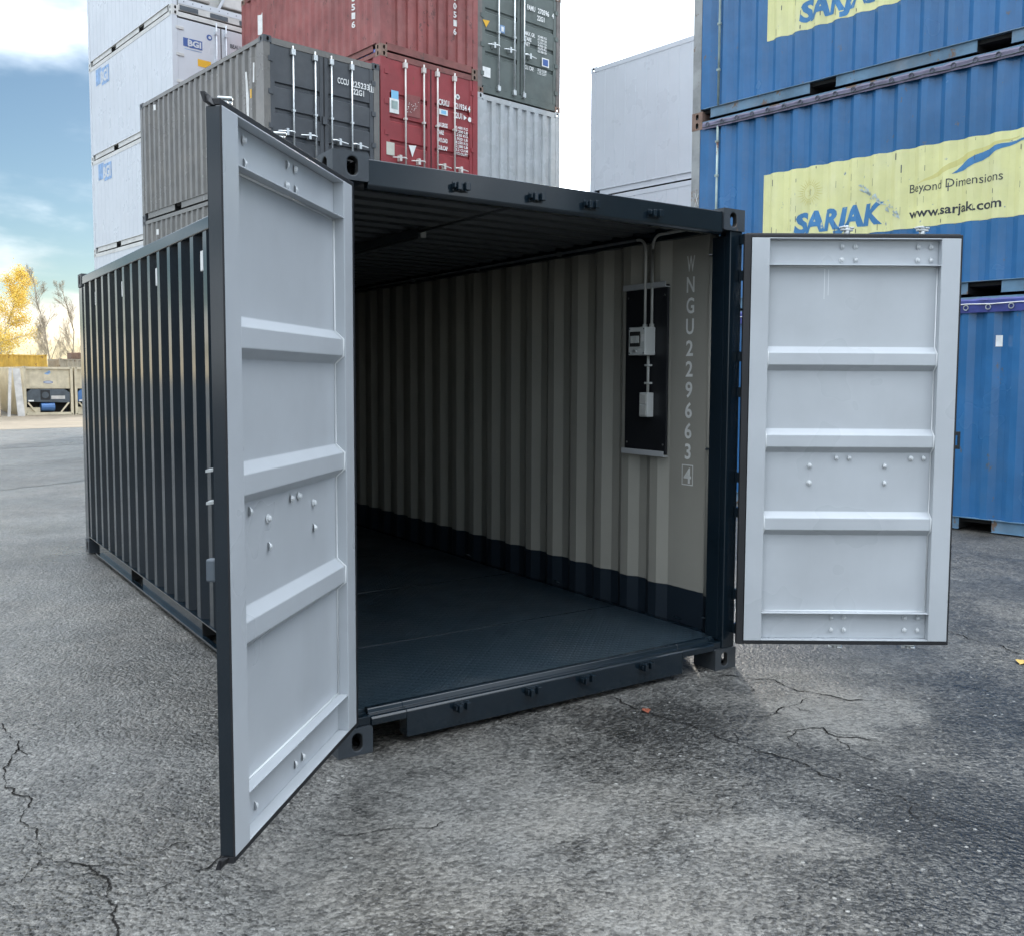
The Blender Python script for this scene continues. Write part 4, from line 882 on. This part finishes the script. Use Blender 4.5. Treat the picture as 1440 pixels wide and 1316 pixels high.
# ------------------------------------------------------------------ white reefers on the left
B0 = (4.50, 20.35)
def reefer_doors(root, H=HT):
    for x0, x1, hl in ((0.135, 1.205, True), (1.230, W - 0.135, False)):
        mb = MB(); mb.box(x0, x1, 0.016, 0.08, 0.19, H - 0.17); D = mb.obj('door', REEF, root, bevel=0.004)
        mb = MB()
        for q in ((x0 - 0.018, x0, 0.175, H - 0.155), (x1, x1 + 0.010, 0.175, H - 0.155)): mb.box(q[0], q[1], 0.018, 0.07, q[2], q[3])
        mb.box(x0, x1, 0.018, 0.07, H - 0.17, H - 0.152); mb.box(x0, x1, 0.018, 0.07, 0.175, 0.19); mb.obj('gasket', RUBBER, D)
        hx = x0 + 0.06 if hl else x1 - 0.06
        for z in (0.35, 0.95, 1.58, 2.20):
            mb = MB(); mb.box(hx - 0.10, hx + 0.09, -0.004, 0.0155, z - 0.035, z + 0.035); mb.obj('hinge', REEFR, D, bevel=0.005)
        u = x1 - 0.12 if hl else x0 + 0.10
        mb = MB(); mb.tube([(u, -0.03, 0.12), (u, -0.03, H - 0.08)], 0.018, 8); mb.obj('locking_bar', REEF, D, smooth=True)
        for z in (0.3, 1.0, 1.6, H - 0.32):
            mb = MB(); mb.box(u - 0.035, u + 0.035, -0.055, 0.0155, z - 0.04, z + 0.04); mb.obj('bar_bracket', REEF, D)
def bgi_logo_side(root, faded=True):
    side_dec(root, None, 0, 0, 0, 0, LOGOF, 'company_logo', polys=[rect(5.50, 5.06, 1.98, 2.42), rect(5.02, 4.42, 1.90, 2.36)])
    side_dec(root, 'BGI', 5.10, 1.99, 0.60, 0.30, REEF, 'logo_lettering', bold=0.04, eps=0.006)
for lv in range(5):
    lab = ['white reefer container at the bottom of the white stack', 'white reefer container second from the bottom of the white stack, only a strip showing', 'white reefer with a faded BGI logo, third in the white stack', 'white reefer with blue BGI logo on its door, beside the clouds', 'topmost white reefer container with its machinery end turned outwards'][lv]
    r = container('reefer_container', lab, B0, lv * h, paint=REEF, rail=REEFR, post=REEF, castm=REEFR, cast='reef', corr_side=False, group='white reefer stack', end='none' if lv != 4 else 'none')
    if lv in (2, 3): bgi_logo_side(r)
    if lv < 4: reefer_doors(r)
    if lv == 3:
        end_poly(r, [rect(0.27, 0.40, 1.80, 2.00), rect(0.42, 0.74, 1.79, 2.00)], LOGOB, y=0.016, name='company_logo'); end_text(r, 'BGI', 0.38, 1.83, 0.33, 0.14, y=0.016, eps=0.008, bold=0.03, m_=REEF, name='logo_lettering')
        end_poly(r, [rect(0.30, 0.72, 1.735, 1.75)], LOGOF, y=0.016); end_poly(r, [rect(0.62, 0.95, 1.40, 1.57)], LYEL, y=0.016); end_poly(r, [circ(0.92, 2.14, 0.07)], LOGOB, y=0.016, eps=0.003); end_poly(r, [circ(0.93, 2.14, 0.035)], REEF, y=0.016, eps=0.005)
        end_text(r, 'BEAU', 1.45, 2.02, 0.26, 0.10, m_=UNITD, y=0.016)
    if lv == 4:
        mb = MB(); mb.box(0.14, W - 0.14, 0.25, 0.30, 0.16, 2.4); mb.obj('machine_bulkhead', REEFR, r)
        mb = MB(); mb.box(0.163, W - 0.163, 0.005, 0.0095, 0.17, 0.30); mb.obj('lower_beam', REEF, r)
        for k in range(9):
            mb = MB(); mb.tube([(0.3 + k * 0.22, 0.001, 0.235), (0.3 + k * 0.22, 0.005, 0.235)], 0.012, 8); mb.obj('rivet', UNITD, r)
        for x0 in (0.20, 0.95, 1.7):
            mb = MB(); mb.box(x0, x0 + 0.45, 0.003, 0.0095, 0.03, 0.14); mb.obj('beam_recess', UNITD, r)
        mb = MB(); mb.box(0.2, 1.0, 0.06, 0.24, 0.36, 0.85); mb.obj('compressor_housing', PANELW, r, bevel=0.06)
        mb = MB(); mb.prism([(1.15, 0.05, 0.30), (1.22, 0.05, 0.30), (1.52, 0.05, 0.9), (1.45, 0.05, 0.9)], (0, 0.03, 0)); mb.obj('brace', REEF, r)
        mb = MB(); mb.box(1.3, 2.2, 0.10, 0.24, 0.40, 1.2); mb.obj('condenser_box', REEFR, r, bevel=0.03)

# ------------------------------------------------------------------ white reefers on the right, behind the blue stack
V0 = at_row((12.0, 13.8), 0, -12.192)
for lv in range(3):
    container('reefer_container', ['long white reefer at the bottom behind the blue stack', 'long white reefer in the middle behind the blue stack', 'long white reefer on top behind the blue stack, against the bright sky'][lv], V0, lv * 2.896, L=12.192, H=2.896, paint=REEF, rail=REEF, post=REEF, castm=REEF, cast='reefw', corr_side=False, group='long white reefers', end='wall', simple=True)

# ------------------------------------------------------------------ blue open top stack
E0 = (8.584, 0.056)
bl = []
for lv in range(3):
    lab = ['blue open top container on the ground with a blue tarpaulin and steel eyelets', 'blue open top container with large yellow print, middle of the blue stack', 'top blue container of the stack, its yellow print cut by the frame'][lv]
    r = container('open_top_container', lab, E0, lv * h, paint=BLUE, rail=BLUE_R, post=GREY_P, castm=RUSTC, cast='rust', group='blue open top containers', end='door', roof=False, dep=0.046)
    bl.append(r)
    # folded tarpaulin and lashing cable on the top rail
    tm = TARPB if lv == 0 else TARPP
    mb = MB(); n = 60; random.seed(lv + 3)
    for side in (0, 1):
        X = (lambda a: a) if side == 0 else (lambda a: W - a)
        prof = [(0.10, h - 0.012), (0.02, h - 0.020), (-0.006, h - 0.060), (-0.004, h - 0.13), (-0.002, h - 0.19 if lv == 0 else h - 0.115)]
        for (p, q), (p2, q2) in zip(prof, prof[1:]):
            pts = []
            for k in range(n + 1):
                s = 0.19 + (LEN - 0.38) * k / n; wob = 0.008 * math.sin(k * 2.1 + lv) + random.uniform(-.004, .004); pts.append((s, wob))
            for k in range(n):
                mb.quad((X(p - abs(pts[k][1]) * (p < 0.05)), pts[k][0], q), (X(p - abs(pts[k + 1][1]) * (p < 0.05)), pts[k + 1][0], q), (X(p2 - abs(pts[k + 1][1])), pts[k + 1][0], q2), (X(p2 - abs(pts[k][1])), pts[k][0], q2))
    mb.quad((0.1, 0.2, h - 0.012), (W - 0.1, 0.2, h - 0.012), (W - 0.1, LEN - 0.2, h - 0.012), (0.1, LEN - 0.2, h - 0.012))
    mb.obj('tarpaulin', tm, r, fix='weld', smooth=True)
    mb = MB(); mb.tube([(-0.014, 0.2 + k * 0.2832, h - 0.10 + 0.006 * math.sin(k * 3)) for k in range(21)], 0.006, 6); mb.obj('lashing_cable', WHITEP if lv == 0 else UNITD, r, smooth=True)
    ring = MB()
    N1, N2 = 14, 6
    for a in range(N1):
        for b in range(N2):
            def tp(a, b):
                A, B_ = 2 * math.pi * a / N1, 2 * math.pi * b / N2; rr = 0.026 + 0.006 * math.cos(B_); return (0.006 * math.sin(B_), rr * math.cos(A), rr * math.sin(A))
            ring.quad(tp(a, b), tp(a + 1, b), tp(a + 1, b + 1), tp(a, b + 1))
    rm = ring.mesh('eyelet', GALV if lv == 0 else UNITD)
    for k in range(24): link('eyelet', rm, r, loc=(-0.016, 0.26 + k * 0.24, h - 0.135 if lv == 0 else h - 0.075))
    mb = MB(); mb.tube([(0.004, 5.62, 0.16), (0.004, 5.62, h - 0.12)], 0.016, 8); mb.obj('drain_pipe', PIPE, r, smooth=True)
    for z in (0.6, 1.2, 1.8, 2.25):
        mb = MB(); mb.box(-0.016, 0.012, 5.595, 5.645, z, z + 0.03); mb.obj('pipe_clip', PIPE, r)
    if lv:
        side_dec(r, None, 0, 0, 0, 0, YELLOW, 'printed_panel', polys=[rect(4.89, 1.16, 0.81, 1.715)], eps=0.002)
        side_dec(r, 'SARJAK', 4.40, 0.915, 1.19, 0.245, PRBLUE, bold=0.045, shear=0.15, eps=0.004)
        side_dec(r, 'Beyond Dimensions', 2.905, 1.210, 1.05, 0.10, PRDARK, bold=0.0, eps=0.004)
        side_dec(r, 'www.sarjak.com', 2.905, 0.925, 1.045, 0.105, PRDARK, bold=0.018, eps=0.004)
        rays = []
        for k in range(28):
            t = 2 * math.pi * k / 28; c, s_ = math.cos(t), math.sin(t); r0, r1, w_ = 0.105, 0.19 if k % 2 else 0.165, 0.007
            rays.append([(4.20 + r0 * c - w_ * s_, 1.40 + r0 * s_ + w_ * c), (4.20 + r1 * c, 1.40 + r1 * s_), (4.20 + r0 * c + w_ * s_, 1.40 + r0 * s_ - w_ * c)])
        side_dec(r, None, 0, 0, 0, 0, OCHRE, 'sun_emblem', polys=rays, eps=0.004)
        for k in range(20):
            pass
        side_dec(r, None, 0, 0, 0, 0, OCHRE, 'sun_emblem', polys=[[(4.20 + rr * math.cos(t), 1.40 + rr * math.sin(t)) for rr, t in ((0.088, 2 * math.pi * k / 20), (0.096, 2 * math.pi * k / 20), (0.096, 2 * math.pi * (k + 1) / 20), (0.088, 2 * math.pi * (k + 1) / 20))] for k in range(20)] + [circ(4.235, 1.42, 0.010, 8), circ(4.165, 1.42, 0.010, 8), rect(4.23, 4.17, 1.355, 1.362), rect(4.206, 4.194, 1.38, 1.42)], eps=0.0045)
        up = [(2.41, 1.355), (2.28, 1.46), (2.10, 1.535), (1.93, 1.585), (1.75, 1.60), (1.60, 1.615), (1.40, 1.65), (1.18, 1.70)]; dn = [(2.41, 1.352), (2.26, 1.38), (2.10, 1.445), (1.93, 1.525), (1.75, 1.570), (1.60, 1.595), (1.40, 1.635), (1.18, 1.69)]
        side_dec(r, None, 0, 0, 0, 0, PRBLUE, 'swoosh_print', polys=[[up[k], up[k + 1], dn[k + 1], dn[k]] for k in range(7)], eps=0.004)
        up = [(2.80, 1.30), (2.55, 1.42), (2.25, 1.55), (1.95, 1.62), (1.70, 1.64)]; dn = [(2.80, 1.295), (2.55, 1.36), (2.25, 1.48), (1.95, 1.585), (1.70, 1.63)]
        side_dec(r, None, 0, 0, 0, 0, OCHRE, 'swoosh_print', polys=[[up[k], up[k + 1], dn[k + 1], dn[k]] for k in range(4)], eps=0.003)
        # scratches along the folds
        pol = []
        sps = [s for s, d in root_info[r.name]['sp'] if d == 0.0 and 1.2 < s < 4.8]
        for s in sps:
            z = 0.83
            while z < 1.68:
                ln = random.uniform(0.01, 0.10)
                if random.random() < 0.34: pol.append(rect(s + random.uniform(-.004, .008), s - random.uniform(-.002, .006), z, min(1.7, z + ln)))
                z += ln + random.uniform(0.01, 0.08)
        side_dec(r, None, 0, 0, 0, 0, UNITD, 'paint_scratch', polys=pol, eps=0.006)['kind'] = 'stuff'
        pol = []
        for k in range(34):
            t = random.random(); s = 3.55 - 0.55 * t + random.gauss(0, 0.02); z = 1.38 - 0.40 * t + random.gauss(0, 0.02); e_ = random.uniform(0.008, 0.03)
            pol.append([(s + e_, z), (s + e_ * .3, z - e_ * 0.6), (s - e_, z - e_ * 1.4), (s - e_ * .3, z + e_ * .5)])
        side_dec(r, None, 0, 0, 0, 0, mat('scraped metal', (0.42, 0.50, 0.50), 0.5, var=0.3, var_scale=20), 'scrape_mark', polys=pol, eps=0.007)['kind'] = 'stuff'
    else:
        side_dec(r, None, 0, 0, 0, 0, WHITEP, 'label_sticker', polys=[rect(1.86, 1.80, 2.03, 2.15)])
# chalk mark on the far post of the middle blue container
mb = MB(); mb.poly([(0.0, 6.0 - 0.0, 1.5)] * 0 + [(0.0005, 5.99, 1.45), (0.0005, 5.985, 1.45), (0.0005, 5.925, 1.62), (0.0005, 5.93, 1.62)]); mb.poly([(0.0005, 5.93, 1.45), (0.0005, 5.925, 1.45), (0.0005, 5.985, 1.64), (0.0005, 5.99, 1.64)])
mb.obj('chalk_mark', WHITEP, bl[1], fix=False)

# ------------------------------------------------------------------ far yard, left edge
def far_reefer(O, label, unit_c, z=-0.4):
    r = container('reefer_container', label, O, z, paint=CREAM, rail=CREAM, post=CREAM, castm=CREAM, cast='cream', corr_side=False, group='reefers across the yard', end='none', simple=True)
    mb = MB(); mb.box(0.14, W - 0.14, 0.10, 0.16, 1.42, HT - 0.14); mb.obj('upper_panel', CREAM, r)
    for k in range(3):
        mb = MB(); mb.box(0.30 + k * 0.68, 0.88 + k * 0.68, 0.085, 0.099, 1.50, 2.40); mb.obj('access_panel', CREAM, r, bevel=0.02)
    mb = MB(); mb.box(0.14, W - 0.14, 0.40, 0.44, 0.15, 1.42); mb.obj('bulkhead', DARK, r)
    mb = MB(); mb.prism([(0.16, 0.05, 0.72), (2.28, 0.05, 0.66), (2.28, 0.05, 1.20), (2.05, 0.05, 1.38), (0.36, 0.05, 1.38), (0.16, 0.05, 1.22)], (0, 0.3, 0)); u = mb.obj('cooling_unit', unit_c, r, bevel=0.02)
    mb = MB(); mb.box(0.82, 1.28, 0.035, 0.049, 0.82, 1.34); mb.obj('fan_grille', BLACK, u)
    mb = MB(); mb.tube([(1.05, 0.028, 1.08), (1.05, 0.034, 1.08)], 0.17, 20); mb.obj('fan', UNITD, u)
    mb = MB(); mb.box(1.34, 2.02, 0.03, 0.049, 0.86, 1.04); mb.obj('label_plate', PANELW, u)
    mb = MB(); mb.box(0.22, 0.48, 0.03, 0.049, 0.74, 0.82); mb.obj('label_plate', WHITEP, u)
    mb = MB(); mb.box(1.40, 2.0, 0.035, 0.049, 1.10, 1.34); mb.obj('control_box', unit_c, u)
    mb = MB(); mb.tube([(0.85, 0.2, 0.44), (1.50, 0.2, 0.44)], [0.22, 0.24], 16); mb.obj('compressor', UNITB, r)
    mb = MB(); mb.box(0.16, 0.80, 0.10, 0.30, 0.16, 0.42); mb.obj('lower_box', CREAM, r)
    for a, b in ((2.25, 1.85), (0.17, 0.55)):
        mb = MB(); mb.prism([(a, 0.03, 0.66), (a - 0.07 * (1 if a > 1 else -1), 0.03, 0.70), (b - 0.07 * (1 if a > 1 else -1), 0.03, 0.18), (b, 0.03, 0.15)], (0, 0.04, 0)); mb.obj('brace', CREAM, r)
    end_poly(r, [[(1.22 + 0.24 * math.cos(t), 1.76 + 0.07 * math.sin(t)) for t in [2 * math.pi * k / 24 for k in range(24)]]], LOGOB, y=0.084, name='oval_badge'); end_poly(r, [[(1.22 + 0.20 * math.cos(t), 1.76 + 0.035 * math.sin(t)) for t in [2 * math.pi * k / 24 for k in range(24)]]], REEF, y=0.084, eps=0.008, name='oval_badge')
    end_poly(r, [[(1.02, 2.22), (1.20, 2.15), (1.36, 2.26), (1.30, 2.40), (1.18, 2.30)]], LOGOF, y=0.084, name='label_sticker')
    return r
F0 = (4.75, 52.7)
far_reefer(F0, 'cream reefer across the yard with dark cooling unit and oval badge', UNITD)
far_reefer(at_row(F0, 2.52, 0), 'cream reefer at the yard edge half hidden by the navy container', UNITB)
far_reefer(at_row(F0, -3.55, -0.05), 'cream reefer across the yard behind leaning white panels, far left', UNITB)
for k, (a, b, lean, wd, lab) in enumerate([(-1.02, -1.0, 0.20, 0.14, 'narrow dirty white panel leaning beside the dark cooling unit'), (-0.50, -0.8, -0.10, 0.34, 'wide dirty white panel leaning against the cream reefer'), (-3.0, -1.1, 0.25, 0.10, 'dirty white panel leaning at the far left edge of the yard')]):
    x, y = at_row(F0, a, b); mb = MB(); mb.prism([(0, 0, 0), (wd, 0.02, 0), (wd + lean, 0.02, 2.5), (lean, 0, 2.5)], (0, 0.06, 0)); o = mb.obj('leaning_panel', PANELW); o.location = (x, y, gz(x, y)); o.rotation_euler = (R(-7), 0, TH); tag(o, lab, 'panel', 'leaning panels')
# long yellow and tan containers further back
def side_on(label, right_end, paint, z, L=LEN, H=HT + 0.25):
    # long side turned to the camera; right_end = (x, y) of its near right corner
    rz = TH + R(-90); d = (-math.sin(rz), math.cos(rz))       # length axis runs towards +x
    O = (right_end[0] - d[0] * L, right_end[1] - d[1] * L)
    r = container('shipping_container', label, (O[0], O[1]), z, L=L, H=H, paint=paint, cast='far' + label[:4], castm=paint, group='containers far across the yard', end='wall', simple=True, rz=rz)
    # local +x points to -y: shift so that the right side faces the camera
    return r
side_on('yellow container far across the yard below the yellow tree', (6.75, 64.0), YELC, 0.0, H=2.99)
side_on('tan container far across the yard right of the yellow one', (13.6, 66.0), TANC, 0.0, H=2.80)
bo = thing('timber_box', 'dark brown timber box lying on top of the tan far container', 'box', (8.9, 64.6, 2.80), R(8))
mb = MB(); mb.box(0, 1.35, 0, 0.9, 0.02, 0.42); mb.obj('body', BROWN, bo, bevel=0.02)
for k in range(4):
    mb = MB(); mb.box(k * 0.42, k * 0.42 + 0.09, -0.03, 0.0, 0, 0.44); mb.obj('batten', BROWN, bo)
bt = thing('timber_stack', 'weathered timber slabs stacked on the yellow far container', 'timber', (1.5, 62.0, 2.99), R(7))
for z in (0.24, 0.62):
    mb = MB(); mb.box(0, 3.2, 0, 1.2, z, z + 0.15); mb.obj('slab', WEATH, bt, bevel=0.02)
    for x in (0.2, 1.5, 2.8):
        mb = MB(); mb.box(x, x + 0.12, 0, 1.2, z - 0.23 if z > 0.5 else 0.0, z - 0.001); mb.obj('spacer', WEATH, bt)

# ------------------------------------------------------------------ added unseen row on the left, darkens reflections in the navy side wall
for k in range(4):
    for lv in range(2):
        container('shipping_container', ['charcoal', 'dark grey', 'green', 'navy blue'][k] + (' container on the ground' if lv == 0 else ' container on the upper tier') + ' of the added unseen row at left', (-14.0 - 0.8 * k, -4.0 + 6.1 * k), lv * h, paint=[DKG, NAVY_W, GREEN, NAVY][k], castm=DKG, cast='dkg', group='added row along the left of the yard', simple=True)

# ------------------------------------------------------------------ added unseen row right of the frame, shades the open left door
for k in range(2):
    for lv in range(3):
        x, y = at_row(E0, 0.1 * k, -6.2 * (k + 1))
        container('shipping_container', ('blue', 'grey green')[k] + (' container on the ground', ' container on the second tier', ' container on the third tier')[lv] + ' of the added unseen row at right', (x, y), lv * h, paint=(BLUE, GREEN)[k], rail=(BLUE_R, GREEN)[k], castm=RUSTC, cast='rust', group='added row to the right', simple=True)

# ------------------------------------------------------------------ trees
def tree(name, label, loc, H, spread, leaves, seed, wood, levels=4, nl=5200, group=None, first=0.12):
    rnd = random.Random(seed); root = thing(name, label, 'tree', loc, 0, group); mb = MB(); tips = []
    def grow(p, d, ln, r, lev):
        n = 5; pts = [p]; rs = [r]
        for k in range(n):
            d = (d + Vector((rnd.gauss(0, .10), rnd.gauss(0, .10), rnd.gauss(0.03, .05)))).normalized(); p = p + d * ln / n; pts.append(p); rs.append(r * (1 - 0.6 * (k + 1) / n))
            if lev >= 1: tips.append((p, lev))
        mb.tube(pts, rs, 5 if lev else 7, cap=False)
        if lev >= levels: return
        m_ = (22 if leaves else 16, 8, 5, 4)[min(lev, 3)]
        for q in range(m_):
            t = first + (1 - first) * (q + rnd.random()) / m_ if lev == 0 else 0.25 + 0.75 * (q + rnd.random()) / m_
            k = min(int(t * n), n - 1); b = pts[k].lerp(pts[k + 1], t * n - k); az = rnd.uniform(0, 2 * math.pi)
            tilt = (rnd.uniform(0.6, 1.05) if lev == 0 else rnd.uniform(0.4, 0.9)) if leaves else rnd.uniform(0.25, 0.6)
            ax = d.orthogonal().normalized(); ax.rotate(Matrix.Rotation(az, 3, d)); nd = (d * math.cos(tilt) + ax * math.sin(tilt)).normalized()
            f = (1.0 - 0.75 * t) if lev == 0 else (0.8 - 0.3 * t)
            grow(b, nd, (spread * 1.25 * f if lev == 0 else ln * 0.55 * f + 0.1), max(rs[k] * 0.5, 0.004), lev + 1)
    grow(Vector((0, 0, 0)), Vector((0, 0, 1)), H, H * 0.007, 0)
    mb.obj('trunk', wood, root, fix=False, smooth=True)
    if leaves:
        lb = MB(); ends = [t for t in tips if t[1] >= 1 and t[0].z > 1.5]
        for k in range(nl):
            p, _ = ends[rnd.randrange(len(ends))]; c = p + Vector((rnd.gauss(0, .22), rnd.gauss(0, .22), rnd.gauss(-.08, .24))); s = rnd.uniform(0.045, 0.085)
            a = Vector((rnd.gauss(0, 1), rnd.gauss(0, 1), rnd.gauss(0, 1))).normalized(); b = a.orthogonal().normalized()
            lb.quad(c - a * s, c + b * s * .6, c + a * s, c - b * s * .6)
        lb.obj('crown', LEAVES, root, fix=False)
    return root
tree('birch_tree', 'tall birch with golden yellow autumn leaves at the left edge', (6.4, 82, 0), 10.0, 2.9, True, 3, BARK, levels=3, nl=13000, group='trees beyond the yard')
tree('bare_tree', 'bare pale tree right of the golden birch', (10.1, 80, 0), 9.6, 2.3, False, 11, TWIG, levels=4, group='trees beyond the yard')
tree('bare_tree', 'slender bare tree closest to the navy container edge', (11.9, 83, 0), 9.0, 2.0, False, 15, TWIG, levels=4, group='trees beyond the yard')
tree('bare_tree', 'low bare scrub tree between the golden birch and the bare trees', (8.8, 76, 0), 5.6, 1.9, False, 21, TWIG, levels=4, group='trees beyond the yard', first=0.05)
tree('birch_tree', 'smaller yellow birch partly outside the left edge', (3.2, 86, 0), 9.0, 2.6, True, 8, BARK, levels=3, nl=9000, group='trees beyond the yard')

# ------------------------------------------------------------------ fallen leaves
for k, (x, y, m_, rz, lab) in enumerate([(3.90, -0.89, LEAFY, 0.4, 'pale ochre fallen leaf on the asphalt at the right edge'), (1.507, -0.283, LEAFR, 1.2, 'red brown fallen leaf in front of the container sill')]):
    mb = MB(); s = 0.045 if k == 0 else 0.03
    out = [(-1.2, 0), (-0.9, 0.35), (-0.3, 0.75), (0.3, 0.6), (0.8, 0.25), (1.3, 0)]
    for sg in (1, -1):
        for (a, b), (a2, b2) in zip(out, out[1:]):
            mb.quad((a * s, 0, 0.006), (a2 * s, 0, 0.006), (a2 * s, sg * b2 * s, 0.006 + 0.35 * b2 * s), (a * s, sg * b * s, 0.006 + 0.35 * b * s))
    mb.tube([(-1.2 * s, 0, 0.006), (-1.8 * s, 0.1 * s, 0.012)], 0.0015, 5)
    o = mb.obj('fallen_leaf', m_, fix=False); o.location = (x, y, 0); o.rotation_euler = (0, 0, rz); tag(o, lab, 'leaf')
